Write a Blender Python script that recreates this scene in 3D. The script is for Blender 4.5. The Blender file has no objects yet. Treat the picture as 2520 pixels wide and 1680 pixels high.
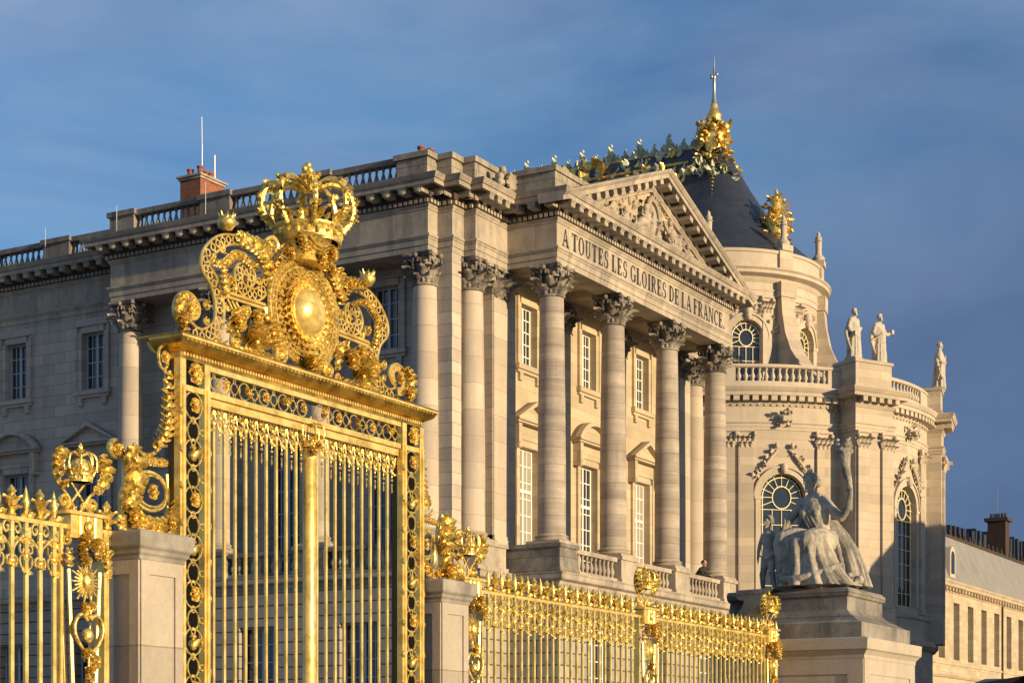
import bpy, math, random
from math import sin, cos, pi, radians, sqrt, atan2, hypot
from mathutils import Vector, Matrix
SC = bpy.context.scene
# ------------------------------------------------------------ camera
# world axes: +X runs along the palace front (away, to the right), -Y is where that front faces, +Z up
cam = bpy.data.cameras.new('camera'); camo = bpy.data.objects.new('camera', cam); SC.collection.objects.link(camo)
TH = radians(29.92)
camo.location = (0, 0, 1.6)
camo.rotation_euler = (radians(90), 0, TH - radians(90))
cam.sensor_width = 36; cam.lens = 36 * 4466 / 2520
cam.shift_y = (1870 - 840) / 2520
cam.clip_start = 0.5; cam.clip_end = 3000
SC.camera = camo
# ------------------------------------------------------------ sky, sun, exposure
SUN_EL = radians(7.5); SUN_OFF = radians(-5.5)
sdir = Vector((sin(SUN_OFF) * cos(SUN_EL), -cos(SUN_OFF) * cos(SUN_EL), sin(SUN_EL)))   # towards the sun
w = bpy.data.worlds.new('World'); SC.world = w; w.use_nodes = True
nt = w.node_tree; nt.nodes.clear()
def N(t, **k):
    n = nt.nodes.new(t)
    for a, b in k.items(): setattr(n, a, b)
    return n
def LK(a, b): nt.links.new(a, b)
out = N('ShaderNodeOutputWorld'); bg = N('ShaderNodeBackground'); LK(bg.outputs[0], out.inputs[0])
sky = N('ShaderNodeTexSky'); sky.sky_type = 'NISHITA'; sky.sun_disc = False
sky.sun_elevation = SUN_EL
sky.sun_rotation = atan2(sdir.x, sdir.y)
sky.air_density = 1.0; sky.dust_density = 0.6; sky.ozone_density = 2.2
tc = N('ShaderNodeTexCoord'); mp = N('ShaderNodeMapping'); mp.inputs['Scale'].default_value = (2.2, 2.2, 7.5); mp.inputs['Rotation'].default_value = (0.10, -0.16, 0)
LK(tc.outputs['Generated'], mp.inputs[0])
nz = N('ShaderNodeTexNoise'); nz.inputs['Scale'].default_value = 1.15; nz.inputs['Detail'].default_value = 7; nz.inputs['Roughness'].default_value = 0.52
LK(mp.outputs[0], nz.inputs['Vector'])
cr = N('ShaderNodeValToRGB'); cr.color_ramp.elements[0].position = 0.34; cr.color_ramp.elements[1].position = 0.60
cr.color_ramp.elements[0].color = (0, 0, 0, 1); cr.color_ramp.elements[1].color = (1, 1, 1, 1)
LK(nz.outputs[0], cr.inputs[0])
tint = N('ShaderNodeMix', data_type='RGBA', blend_type='MULTIPLY'); tint.inputs[0].default_value = 1
LK(sky.outputs[0], tint.inputs[6]); tint.inputs[7].default_value = (0.68, 0.86, 1.08, 1)
cl = N('ShaderNodeMix', data_type='RGBA')
mf = N('ShaderNodeMath', operation='MULTIPLY'); mf.inputs[1].default_value = 0.9; LK(cr.outputs[0], mf.inputs[0])
LK(mf.outputs[0], cl.inputs[0]); LK(tint.outputs[2], cl.inputs[6]); cl.inputs[7].default_value = (1.62, 2.15, 3.25, 1)
# a bank of darker slate cloud low in the east-north-east
sx = N('ShaderNodeSeparateXYZ'); LK(tc.outputs['Generated'], sx.inputs[0])
dt = N('ShaderNodeVectorMath', operation='DOT_PRODUCT'); LK(tc.outputs['Generated'], dt.inputs[0]); dt.inputs[1].default_value = (0.96, 0.20, -0.45)
nm = N('ShaderNodeMath', operation='MULTIPLY_ADD'); LK(nz.outputs[0], nm.inputs[0]); nm.inputs[1].default_value = 0.30; LK(dt.outputs['Value'], nm.inputs[2])
mr = N('ShaderNodeMapRange'); mr.interpolation_type = 'SMOOTHSTEP'
mr.inputs[1].default_value = 0.80; mr.inputs[2].default_value = 1.06; mr.inputs[3].default_value = 0.0; mr.inputs[4].default_value = 0.95
LK(nm.outputs[0], mr.inputs[0])
c2 = N('ShaderNodeMix', data_type='RGBA'); LK(mr.outputs[0], c2.inputs[0]); LK(cl.outputs[2], c2.inputs[6]); c2.inputs[7].default_value = (0.54, 0.90, 1.75, 1)
nz2 = N('ShaderNodeTexNoise'); nz2.inputs['Scale'].default_value = 2.6; nz2.inputs['Detail'].default_value = 6; nz2.inputs['Roughness'].default_value = 0.55; nz2.inputs['Distortion'].default_value = 0.6
mp2 = N('ShaderNodeMapping'); mp2.inputs['Scale'].default_value = (1.3, 1.3, 3.6); mp2.inputs['Rotation'].default_value = (0.5, 0.35, 0.2); LK(tc.outputs['Generated'], mp2.inputs[0]); LK(mp2.outputs[0], nz2.inputs['Vector'])
cr2 = N('ShaderNodeValToRGB'); cr2.color_ramp.elements[0].position = 0.36; cr2.color_ramp.elements[1].position = 0.64; cr2.color_ramp.elements[0].color = (0.70, 0.76, 0.84, 1); cr2.color_ramp.elements[1].color = (1.12, 1.08, 1.03, 1); LK(nz2.outputs[0], cr2.inputs[0])
c3 = N('ShaderNodeMix', data_type='RGBA', blend_type='MULTIPLY'); c3.inputs[0].default_value = 1; LK(c2.outputs[2], c3.inputs[6]); LK(cr2.outputs[0], c3.inputs[7])
LK(c3.outputs[2], bg.inputs[0]); bg.inputs[1].default_value = 0.12
sun = bpy.data.lights.new('sun', 'SUN'); suno = bpy.data.objects.new('sun', sun); SC.collection.objects.link(suno)
sun.energy = 4.4; sun.angle = radians(0.6); sun.color = (1.0, 0.76, 0.45)
suno.rotation_euler = sdir.to_track_quat('Z', 'Y').to_euler()
VS = SC.view_settings; VS.view_transform = 'Standard'; VS.look = 'None'; VS.exposure = 0.56; VS.gamma = 1
SC.render.film_transparent = False
SC.cycles.max_bounces = 6; SC.cycles.diffuse_bounces = 3; SC.cycles.glossy_bounces = 3

# ------------------------------------------------------------ materials
def mat(name, col, rough=0.8, metal=0.0, build=None, spec=0.5):
    m = bpy.data.materials.new(name); m.use_nodes = True
    b = m.node_tree.nodes['Principled BSDF']
    b.inputs['Base Color'].default_value = (*col, 1); b.inputs['Roughness'].default_value = rough
    b.inputs['Metallic'].default_value = metal; b.inputs['Specular IOR Level'].default_value = spec
    if build: build(m.node_tree, b)
    return m
class G:
    """small node-graph helper"""
    def __init__(s, t): s.t = t
    def n(s, ty, **k):
        x = s.t.nodes.new(ty)
        for a, b in k.items(): setattr(x, a, b)
        return x
    def l(s, a, b): s.t.links.new(a, b)
    def pos(s): return s.n('ShaderNodeNewGeometry').outputs['Position']
    def noise(s, v, scale, det=6, rough=0.6, sc=None):
        if sc:
            m = s.n('ShaderNodeMapping'); m.inputs['Scale'].default_value = sc; s.l(v, m.inputs[0]); v = m.outputs[0]
        n = s.n('ShaderNodeTexNoise'); n.inputs['Scale'].default_value = scale; n.inputs['Detail'].default_value = det; n.inputs['Roughness'].default_value = rough
        s.l(v, n.inputs['Vector']); return n.outputs[0]
    def ramp(s, v, a, b, ca=(0, 0, 0), cb=(1, 1, 1)):
        r = s.n('ShaderNodeValToRGB'); r.color_ramp.elements[0].position = a; r.color_ramp.elements[1].position = b
        r.color_ramp.elements[0].color = (*ca, 1); r.color_ramp.elements[1].color = (*cb, 1); s.l(v, r.inputs[0]); return r.outputs[0]
    def mix(s, f, a, b, mode='MIX'):
        m = s.n('ShaderNodeMix', data_type='RGBA', blend_type=mode)
        if isinstance(f, (int, float)): m.inputs[0].default_value = f
        else: s.l(f, m.inputs[0])
        for i, c in ((6, a), (7, b)):
            if isinstance(c, tuple): m.inputs[i].default_value = (*c, 1)
            else: s.l(c, m.inputs[i])
        return m.outputs[2]
    def math(s, op, a, b=0.0):
        m = s.n('ShaderNodeMath', operation=op)
        for i, c in ((0, a), (1, b)):
            if isinstance(c, (int, float)): m.inputs[i].default_value = c
            else: s.l(c, m.inputs[i])
        return m.outputs[0]
    def bump(s, b, h, st=0.3, d=0.02):
        n = s.n('ShaderNodeBump'); n.inputs['Strength'].default_value = st; n.inputs['Distance'].default_value = d
        s.l(h, n.inputs['Height']); s.l(n.outputs[0], b.inputs['Normal'])
def stone(base, dark, joints=None, soot=0.0, streak=0.35, band=0.0, grain=0.25, depth=0.012, jcol=0.55):
    """limestone: mottled, rain-streaked, with optional ashlar joints (course height, block length)"""
    def f(t, b):
        g = G(t); p = g.pos()
        a = g.noise(p, 0.55, 8, 0.65)
        c = g.mix(g.ramp(a, 0.30, 0.72), base, tuple(x * 0.80 for x in base))
        st = g.noise(p, 1.0, 6, 0.62, (2.6, 2.6, 0.28)); s2 = g.noise(p, 0.9, 4, 0.6)
        c = g.mix(g.math('MULTIPLY', g.math('MULTIPLY', g.ramp(st, 0.48, 0.66), g.ramp(s2, 0.35, 0.62, (0.25, 0.25, 0.25))), streak), c, dark)
        fine = g.noise(p, 14, 5, 0.7)
        c = g.mix(grain, c, g.ramp(fine, 0.25, 0.8, (0.45, 0.45, 0.45), (1.25, 1.22, 1.18)), 'MULTIPLY')
        if soot:
            so = g.noise(p, 1.6, 8, 0.7)
            c = g.mix(g.math('MULTIPLY', g.ramp(so, 0.36, 0.60), soot), c, dark)
        h = g.math('MULTIPLY', fine, 0.5)
        if band:
            bn = g.noise(p, 1.0, 5, 0.75, (0.15, 0.15, 2.6))
            c = g.mix(g.math('MULTIPLY', g.ramp(bn, 0.42, 0.66), band), c, dark)
            bw = g.noise(p, 1.0, 4, 0.7, (0.4, 0.4, 5.5))
            c = g.mix(g.math('MULTIPLY', g.ramp(bw, 0.60, 0.70), band * 0.7), c, tuple(min(1, x * 1.25) for x in base))
        if joints:
            ch, bl = joints
            sx = g.n('ShaderNodeSeparateXYZ'); g.l(p, sx.inputs[0])
            cx = g.n('ShaderNodeCombineXYZ'); g.l(g.math('ADD', sx.outputs[0], sx.outputs[1]), cx.inputs[0]); g.l(sx.outputs[2], cx.inputs[1])
            br = g.n('ShaderNodeTexBrick'); br.inputs['Scale'].default_value = 1; br.inputs['Brick Width'].default_value = bl
            br.inputs['Row Height'].default_value = ch; br.inputs['Mortar Size'].default_value = depth
            br.inputs['Color1'].default_value = (1, 1, 1, 1); br.inputs['Color2'].default_value = (0.76, 0.765, 0.79, 1); br.inputs['Mortar'].default_value = (jcol, jcol * 0.94, jcol * 0.86, 1)
            br.inputs['Mortar Smooth'].default_value = 0.2
            g.l(cx.outputs[0], br.inputs['Vector'])
            c = g.mix(1.0, c, br.outputs[0], 'MULTIPLY')
            h = g.math('SUBTRACT', h, g.math('MULTIPLY', br.outputs['Fac'], 1.6))
        g.l(c, b.inputs['Base Color']); g.bump(b, h, 0.5, 0.02)
    return f
LIME = (0.50, 0.43, 0.335)
M = {}
M['wall'] = mat('limestone_ashlar', LIME, 0.9, build=stone((0.60, 0.515, 0.41), (0.28, 0.255, 0.23), (0.44, 1.15), streak=0.4))
M['front'] = mat('warm_limestone', (0.56, 0.45, 0.30), 0.9, build=stone((0.60, 0.49, 0.33), (0.38, 0.30, 0.20), (0.44, 1.15), streak=0.2, jcol=0.8))
M['rust'] = mat('rusticated_limestone', LIME, 0.9, build=stone((0.46, 0.40, 0.32), (0.25, 0.23, 0.21), (0.46, 60.0), streak=0.35, depth=0.03, jcol=0.25))
M['trim'] = mat('carved_limestone', LIME, 0.88, build=stone((0.58, 0.485, 0.365), (0.20, 0.185, 0.165), (30, 1.6), soot=0.45, streak=0.7, jcol=0.6))
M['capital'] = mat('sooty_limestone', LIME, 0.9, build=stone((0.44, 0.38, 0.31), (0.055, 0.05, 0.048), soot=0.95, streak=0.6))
M['column'] = mat('column_limestone', LIME, 0.88, build=stone((0.60, 0.505, 0.39), (0.32, 0.28, 0.23), (0.95, 90), streak=0.25, soot=0.08, jcol=0.72))
M['column_w'] = mat('weathered_column_limestone', LIME, 0.9, build=stone((0.56, 0.48, 0.38), (0.17, 0.14, 0.13), (0.62, 90), streak=0.35, band=0.55, soot=0.25, jcol=0.6))
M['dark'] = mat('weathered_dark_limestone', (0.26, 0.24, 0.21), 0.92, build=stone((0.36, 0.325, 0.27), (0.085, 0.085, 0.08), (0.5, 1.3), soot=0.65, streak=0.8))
M['chapel'] = mat('chapel_limestone', (0.56, 0.48, 0.37), 0.9, build=stone((0.60, 0.50, 0.37), (0.38, 0.33, 0.27), (0.5, 1.25), streak=0.22, jcol=0.8))
M['ctrim'] = mat('chapel_carved_limestone', (0.56, 0.48, 0.37), 0.9, build=stone((0.60, 0.505, 0.385), (0.30, 0.27, 0.22), soot=0.22, streak=0.4))
M['statue'] = mat('statue_marble', (0.5, 0.45, 0.37), 0.85, build=stone((0.62, 0.55, 0.44), (0.09, 0.09, 0.075), soot=0.75, streak=0.9, grain=0.5))
M['pillar'] = mat('pillar_limestone', (0.58, 0.50, 0.40), 0.85, build=stone((0.50, 0.435, 0.345), (0.33, 0.28, 0.225), (0.95, 70), streak=0.45, grain=0.3, depth=0.008, jcol=0.6, soot=0.12))
M['pcap'] = mat('pillar_cap_limestone', (0.4, 0.36, 0.30), 0.9, build=stone((0.42, 0.38, 0.32), (0.11, 0.105, 0.095), soot=0.6, streak=0.95))
def goldf(sc, st, lo, hi=(1.0, 0.74, 0.21)):
    def f(t, b):
        g = G(t); p = g.pos()
        a = g.noise(p, sc, 4, 0.6)
        c = g.mix(g.ramp(a, 0.34, 0.56), lo, hi)
        g.l(c, b.inputs['Base Color'])
        c2_ = g.mix(g.math('MULTIPLY', g.ramp(g.noise(p, 2.3, 7, 0.7), 0.48, 0.66), 0.45), c, tuple(x * 0.7 for x in lo)); g.l(c2_, b.inputs['Base Color'])
        r = g.ramp(g.noise(p, sc * 0.5, 5, 0.7), 0.3, 0.7, (0.20, 0.20, 0.20), (0.52, 0.52, 0.52)); g.l(r, b.inputs['Roughness'])
        g.bump(b, g.noise(p, sc * 1.6, 4, 0.65), st, 0.012)
    return f
M['gold'] = mat('gilded_iron', (1, .66, .13), 0.3, 0.75, goldf(22, 0.45, (0.52, 0.32, 0.05), (1.0, 0.78, 0.25)))
M['gold_plain'] = mat('gilded_bar', (0.95, .63, .14), 0.40, 0.5, goldf(6, 0.15, (0.66, 0.46, 0.11), (0.92, 0.69, 0.23)))
M['gold_dark'] = mat('dark_gilding', (0.5, .3, .05), 0.5, 0.35, goldf(7, 0.2, (0.22, 0.13, 0.02), (0.52, 0.34, 0.07)))  # deeper, duller gold than the other gilding
M['gold_mirror'] = mat('polished_gilding', (0.75, .5, .1), 0.32, 0.92, goldf(5, 0.15, (0.42, 0.25, 0.04), (0.72, 0.48, 0.11)))
M['gold_shade'] = mat('shaded_gilt_plate', (0.14, 0.085, 0.015), 0.6, 0.2)  # gilt plate in brown, its shade put into the colour
M['gold_far'] = mat('gilded_lead', (1, .66, .13), 0.35, 0.7, goldf(2.2, 0.5, (0.45, 0.27, 0.05)))
def slatef(t, b):
    g = G(t); p = g.pos(); c = g.mix(g.ramp(g.noise(p, 1.4, 8, 0.7), 0.3, 0.7), (0.018, 0.022, 0.034), (0.036, 0.040, 0.052)); g.l(c, b.inputs['Base Color'])
    w = g.n('ShaderNodeTexWave'); w.bands_direction = 'Z'; w.inputs['Scale'].default_value = 1.6; w.inputs['Distortion'].default_value = 0.3; g.l(p, w.inputs[0]); g.bump(b, w.outputs[1], 0.4, 0.03)
M['slate'] = mat('blue_slate', (.06, .065, .08), 0.42, build=slatef)
def slate2(t, b):
    g = G(t); p = g.pos(); c = g.mix(g.ramp(g.noise(p, 1.2, 8, 0.7, (1, 1, .25)), 0.3, 0.7), (0.20, 0.19, 0.17), (0.30, 0.28, 0.25)); g.l(c, b.inputs['Base Color'])
M['slate_grey'] = mat('grey_slate', (.25, .24, .22), 0.6, build=slate2)
M['teal'] = mat('patinated_lead', (0.20, 0.27, 0.25), 0.6, 0.1, stone((0.60, 0.64, 0.46), (0.28, 0.34, 0.28), soot=0.3))
M['lead'] = mat('lead_rod', (0.30, 0.33, 0.36), 0.4, 0.7)
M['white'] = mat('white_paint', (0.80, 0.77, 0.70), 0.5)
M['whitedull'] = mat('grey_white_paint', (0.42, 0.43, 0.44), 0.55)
M['cream'] = mat('cream_gold_leading', (0.78, 0.68, 0.40), 0.5)
def glassf(t, b):
    g = G(t); p = g.pos(); g.bump(b, g.noise(p, 1.1, 2), 0.12, 0.05)
M['glass'] = mat('window_glass', (0.018, 0.022, 0.028), 0.05, 0.0, glassf, spec=0.9)
M['curtain'] = mat('window_blind', (0.30, 0.27, 0.22), 0.6, build=glassf, spec=0.8)
def brickf(t, b):
    g = G(t); p = g.pos(); sx = g.n('ShaderNodeSeparateXYZ'); g.l(p, sx.inputs[0])
    cx = g.n('ShaderNodeCombineXYZ'); g.l(g.math('ADD', sx.outputs[0], sx.outputs[1]), cx.inputs[0]); g.l(sx.outputs[2], cx.inputs[1])
    br = g.n('ShaderNodeTexBrick'); br.inputs['Scale'].default_value = 1; br.inputs['Brick Width'].default_value = 0.23; br.inputs['Row Height'].default_value = 0.075; br.inputs['Mortar Size'].default_value = 0.008
    br.inputs['Color1'].default_value = (0.34, 0.10, 0.045, 1); br.inputs['Color2'].default_value = (0.20, 0.06, 0.03, 1); br.inputs['Mortar'].default_value = (0.26, 0.17, 0.12, 1); g.l(cx.outputs[0], br.inputs['Vector'])
    c = g.mix(0.5, br.outputs[0], g.ramp(g.noise(p, 3.5, 6, .7), .3, .7, (.5, .5, .5), (1.2, 1.15, 1.1)), 'MULTIPLY'); g.l(c, b.inputs['Base Color'])
M['brick'] = mat('red_brick', (.4, .15, .08), 0.9, build=brickf)
M['brick_dark'] = mat('shaded_brick', (.06, .03, .02), 0.95, build=stone((0.085, 0.04, 0.03), (0.03, 0.02, 0.018), soot=0.5))  # the chimney's shaded side is put into the brick colour
M['pot'] = mat('terracotta', (0.26, 0.085, 0.06), 0.85)
M['ink'] = mat('dark_lettering', (0.035, 0.03, 0.025), 0.6)
M['shade'] = mat('dim_interior', (0.03, 0.03, 0.035), 0.9)
M['black'] = mat('black_painted_metal', (0.012, 0.012, 0.014), 0.35)
M['asphalt'] = mat('cobbles', (0.16, 0.15, 0.14), 0.9, build=stone((0.22, 0.20, 0.18), (0.10, 0.095, 0.09), soot=0.4))
M['jacket'] = mat('dark_jacket', (0.02, 0.016, 0.02), 0.8)
M['skin'] = mat('skin', (0.52, 0.32, 0.23), 0.6)
M['hair'] = mat('dark_hair', (0.03, 0.02, 0.015), 0.6)

# ------------------------------------------------------------ mesh helpers
class MB:
    def __init__(s): s.v = []; s.f = []
    def add(s, vs, fs, mx=None):
        o = len(s.v)
        s.v.extend([tuple(mx @ Vector(v)) for v in vs] if mx is not None else vs)
        s.f.extend([tuple(i + o for i in f) for f in fs]); return s
    def box(s, x0, x1, y0, y1, z0, z1, mx=None):
        if x0 > x1: x0, x1 = x1, x0
        if y0 > y1: y0, y1 = y1, y0
        if z0 > z1: z0, z1 = z1, z0
        vs = [(x0, y0, z0), (x1, y0, z0), (x1, y1, z0), (x0, y1, z0), (x0, y0, z1), (x1, y0, z1), (x1, y1, z1), (x0, y1, z1)]
        return s.add(vs, [(0, 3, 2, 1), (4, 5, 6, 7), (0, 1, 5, 4), (1, 2, 6, 5), (2, 3, 7, 6), (3, 0, 4, 7)], mx)
    def lathe(s, prof, c=(0, 0, 0), n=16, mx=None, a0=0.0, a1=2 * pi, sx=1, sy=1):
        full = abs(a1 - a0 - 2 * pi) < 1e-6; k = n if full else n + 1
        vs = []; fs = []
        for r, z in prof:
            for i in range(k):
                a = a0 + (a1 - a0) * i / n
                vs.append((c[0] + r * cos(a) * sx, c[1] + r * sin(a) * sy, c[2] + z))
        m = len(prof)
        for j in range(m - 1):
            for i in range(n):
                b = (i + 1) % k if full else i + 1
                fs.append((j * k + i, j * k + b, (j + 1) * k + b, (j + 1) * k + i))
        if full:
            if prof[0][0] > 1e-5: fs.append(tuple(reversed(range(k))))
            if prof[-1][0] > 1e-5: fs.append(tuple((m - 1) * k + i for i in range(k)))
        return s.add(vs, fs, mx)
    def ball(s, c, r, n=8, m=6, mx=None):
        if isinstance(r, (int, float)): r = (r, r, r)
        vs = [(c[0], c[1], c[2] - r[2])]; fs = []
        for j in range(1, m):
            t = -pi / 2 + pi * j / m
            for i in range(n):
                a = 2 * pi * i / n; vs.append((c[0] + r[0] * cos(t) * cos(a), c[1] + r[1] * cos(t) * sin(a), c[2] + r[2] * sin(t)))
        vs.append((c[0], c[1], c[2] + r[2])); L = len(vs) - 1
        for i in range(n):
            b = (i + 1) % n; fs.append((0, 1 + b, 1 + i)); fs.append((L, L - n + i, L - n + b))
        for j in range(m - 2):
            for i in range(n):
                b = (i + 1) % n; q = 1 + j * n; fs.append((q + i, q + b, q + n + b, q + n + i))
        return s.add(vs, fs, mx)
    def tube(s, pts, r, n=6, closed=False, flat=1.0, mx=None):
        """tube along pts; r a number or a list; flat squashes it along Y"""
        P = [Vector(p) for p in pts]; K = len(P)
        R = [r] * K if isinstance(r, (int, float)) else [r[min(len(r) - 1, int(i * len(r) / K))] if len(r) != K else r[i] for i in range(K)]
        vs = []; fs = []; prev = None
        for i, p in enumerate(P):
            a = P[(i - 1) % K] if (closed or i > 0) else p; b = P[(i + 1) % K] if (closed or i < K - 1) else p
            t = (b - a)
            t = t.normalized() if t.length > 1e-9 else Vector((0, 0, 1))
            if prev is None:
                u = t.orthogonal().normalized()
                if abs(t.y) < 0.9: u = (Vector((0, 1, 0)) - t * t.y).normalized()
            else:
                u = (prev - t * prev.dot(t))
                u = u.normalized() if u.length > 1e-6 else t.orthogonal().normalized()
            prev = u; w_ = t.cross(u)
            for j in range(n):
                an = 2 * pi * j / n; d = (u * cos(an) + w_ * sin(an)) * R[i]
                if flat != 1.0: d.y *= flat
                vs.append(tuple(p + d))
        for i in range(K - 1 + (1 if closed else 0)):
            q = (i + 1) % K
            for j in range(n):
                b = (j + 1) % n; fs.append((i * n + j, i * n + b, q * n + b, q * n + j))
        if not closed: fs.append(tuple(reversed(range(n)))); fs.append(tuple((K - 1) * n + j for j in range(n)))
        return s.add(vs, fs, mx)
    def loft(s, rings, n=72, mx=None):
        """horizontal rings (cx, cy, z, rx, ry, fold depth, fold count, phase); folds are sharp-crested"""
        vs = []; fs = []
        for (cx, cy, z, rx, ry, am, nf, ph) in rings:
            for i in range(n):
                a = 2 * pi * i / n; q = abs(sin(nf * a / 2 + ph + .5 * sin(3 * a))) ** .7; q2 = abs(sin(nf * 1.7 * a / 2 + ph * 1.6 + 1.3)) ** .8
                f = 1 + am * (q * 1.3 + q2 * .5 - 1.1); vs.append((cx + rx * f * cos(a), cy + ry * f * sin(a), z))
        for j in range(len(rings) - 1):
            for i in range(n): b = (i + 1) % n; fs.append((j * n + i, j * n + b, (j + 1) * n + b, (j + 1) * n + i))
        fs.append(tuple(reversed(range(n)))); fs.append(tuple((len(rings) - 1) * n + i for i in range(n)))
        return s.add(vs, fs, mx)
    def prism(s, poly, y0, y1, mx=None):
        """polygon in XZ extruded along Y"""
        n = len(poly); vs = [(x, y0, z) for x, z in poly] + [(x, y1, z) for x, z in poly]
        fs = [tuple(range(n)), tuple(reversed(range(n, 2 * n)))] + [(i, i + n, (i + 1) % n + n, (i + 1) % n) for i in range(n)]
        return s.add(vs, fs, mx)
    def prismz(s, poly, z0, z1, mx=None):
        n = len(poly); vs = [(x, y, z0) for x, y in poly] + [(x, y, z1) for x, y in poly]
        fs = [tuple(reversed(range(n))), tuple(range(n, 2 * n))] + [(i, (i + 1) % n, (i + 1) % n + n, i + n) for i in range(n)]
        return s.add(vs, fs, mx)
    def sweep(s, path, prof, closed=False):
        """moulding: profile [(out, z)] along a plan path, outside on the right-hand side, mitred"""
        P = [Vector((p[0], p[1])) for p in path]; K = len(P); m = len(prof); vs = []
        for i, p in enumerate(P):
            d1 = (p - P[i - 1]).normalized() if (closed or i > 0) else None
            d2 = (P[(i + 1) % K] - p).normalized() if (closed or i < K - 1) else None
            if d1 is None: d1 = d2
            if d2 is None: d2 = d1
            n1 = Vector((d1.y, -d1.x)); n2 = Vector((d2.y, -d2.x)); mm = (n1 + n2)
            mm = mm / max(0.25, mm.dot(n1)) if mm.length > 1e-6 else n1
            for o, z in prof: vs.append((p.x + mm.x * o, p.y + mm.y * o, z))
        fs = []
        for i in range(K if closed else K - 1):
            q = (i + 1) % K
            for j in range(m - 1): fs.append((i * m + j, q * m + j, q * m + j + 1, i * m + j + 1))
        if not closed:
            fs.append(tuple(reversed(range(m)))); fs.append(tuple((K - 1) * m + j for j in range(m)))
        return s.add(vs, fs)
    def leaf(s, p, d, nrm, L, W, curl=1.2, lobes=3, n=8):
        """a curling, lobed, ridged acanthus leaf with its root at p"""
        d = Vector(d).normalized(); nrm = Vector(nrm); nrm = (nrm - d * nrm.dot(d))
        nrm = nrm.normalized() if nrm.length > 1e-6 else d.orthogonal().normalized()
        sd = d.cross(nrm); p = Vector(p); vs = []
        for i in range(n + 1):
            u = i / n; an = curl * u * u * 1.3
            c = p + d * (L * (u - 0.28 * curl * u ** 3 * 0.6)) + nrm * (L * 0.42 * curl * u ** 2.2) * 0.9
            if u > 0.8: c -= d * L * 0.25 * (u - 0.8) * curl
            wd = W * (0.34 + 0.9 * sin(pi * min(1, u * 0.92 + 0.06))) * (1 + 0.30 * sin(lobes * 2 * pi * u + 0.5)) * (1 - u ** 5 * 0.8)
            up = (nrm * cos(an) - d * sin(an))
            for k, h in ((-1, -0.30), (-0.5, 0.10), (0, 0.30), (0.5, 0.10), (1, -0.30)):
                vs.append(tuple(c + sd * (wd * k) + up * (W * h)))
        fs = []
        for i in range(n):
            for k in range(4): a = i * 5 + k; fs.append((a, a + 1, a + 6, a + 5))
        return s.add(vs, fs)
    def build(s, name, m, parent=None, smooth=38, mods=None):
        me = bpy.data.meshes.new(name); me.from_pydata(s.v, [], s.f); me.validate(); me.update()
        if smooth:
            me.polygons.foreach_set('use_smooth', [True] * len(me.polygons)); me.set_sharp_from_angle(angle=radians(smooth))
        me.materials.append(m)
        o = bpy.data.objects.new(name, me); SC.collection.objects.link(o)
        if parent: o.parent = parent
        if mods: mods(o)
        return o
def bev(o):
    b = o.modifiers.new('worn_edges', 'BEVEL'); b.width = .012; b.segments = 2; b.limit_method = 'ANGLE'
def tag(o, label=None, cat=None, group=None, kind=None):
    for k, v in (('label', label), ('category', cat), ('group', group), ('kind', kind)):
        if v: o[k] = v
    return o
def empty(name, label=None, cat=None, group=None, loc=(0, 0, 0)):
    o = bpy.data.objects.new(name, None); SC.collection.objects.link(o); o.empty_display_size = 0.3
    o.location = loc
    return tag(o, label, cat, group)
def copy_tree(o, parent=None, depth=0):
    c = o.copy(); SC.collection.objects.link(c)
    if parent: c.parent = parent; c.matrix_parent_inverse = o.matrix_parent_inverse.copy()
    for ch in list(o.children): copy_tree(ch, c)
    return c
def spline(pts, k=4, closed=False):
    """Catmull-Rom through points"""
    P = [Vector(p) for p in pts]; n = len(P); out_ = []
    for i in range(n if closed else n - 1):
        g = (lambda j: P[j % n]) if closed else (lambda j: P[max(0, min(n - 1, j))])
        a, b, c, d = g(i - 1), g(i), g(i + 1), g(i + 2)
        for q in range(k):
            t = q / k; out_.append(0.5 * ((2 * b) + (c - a) * t + (2 * a - 5 * b + 4 * c - d) * t * t + (3 * b - a - 3 * c + d) * t ** 3))
    if not closed: out_.append(P[-1])
    return out_
RZ = lambda a: Matrix.Rotation(a, 4, 'Z')
T = lambda x, y, z: Matrix.Translation((x, y, z))
rnd = random.Random(7)
_build = MB.build
def build2(s, name, m, parent=None, smooth=38, mods=None, local=False):
    o = _build(s, name, m, parent, smooth, mods)
    if parent is not None and parent.type == 'EMPTY' and not local: o.matrix_parent_inverse = Matrix.Translation(-parent.location)
    return o
MB.build = build2
# ============================================================ GROUND
def ground():
    m = MB(); n = 24
    m.add([(-900, -900, 0), (1500, -900, 0), (1500, 1500, 0), (-900, 1500, 0)], [(0, 1, 2, 3)])
    tag(m.build('ground', M['asphalt'], smooth=0), kind='structure')
ground()
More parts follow.
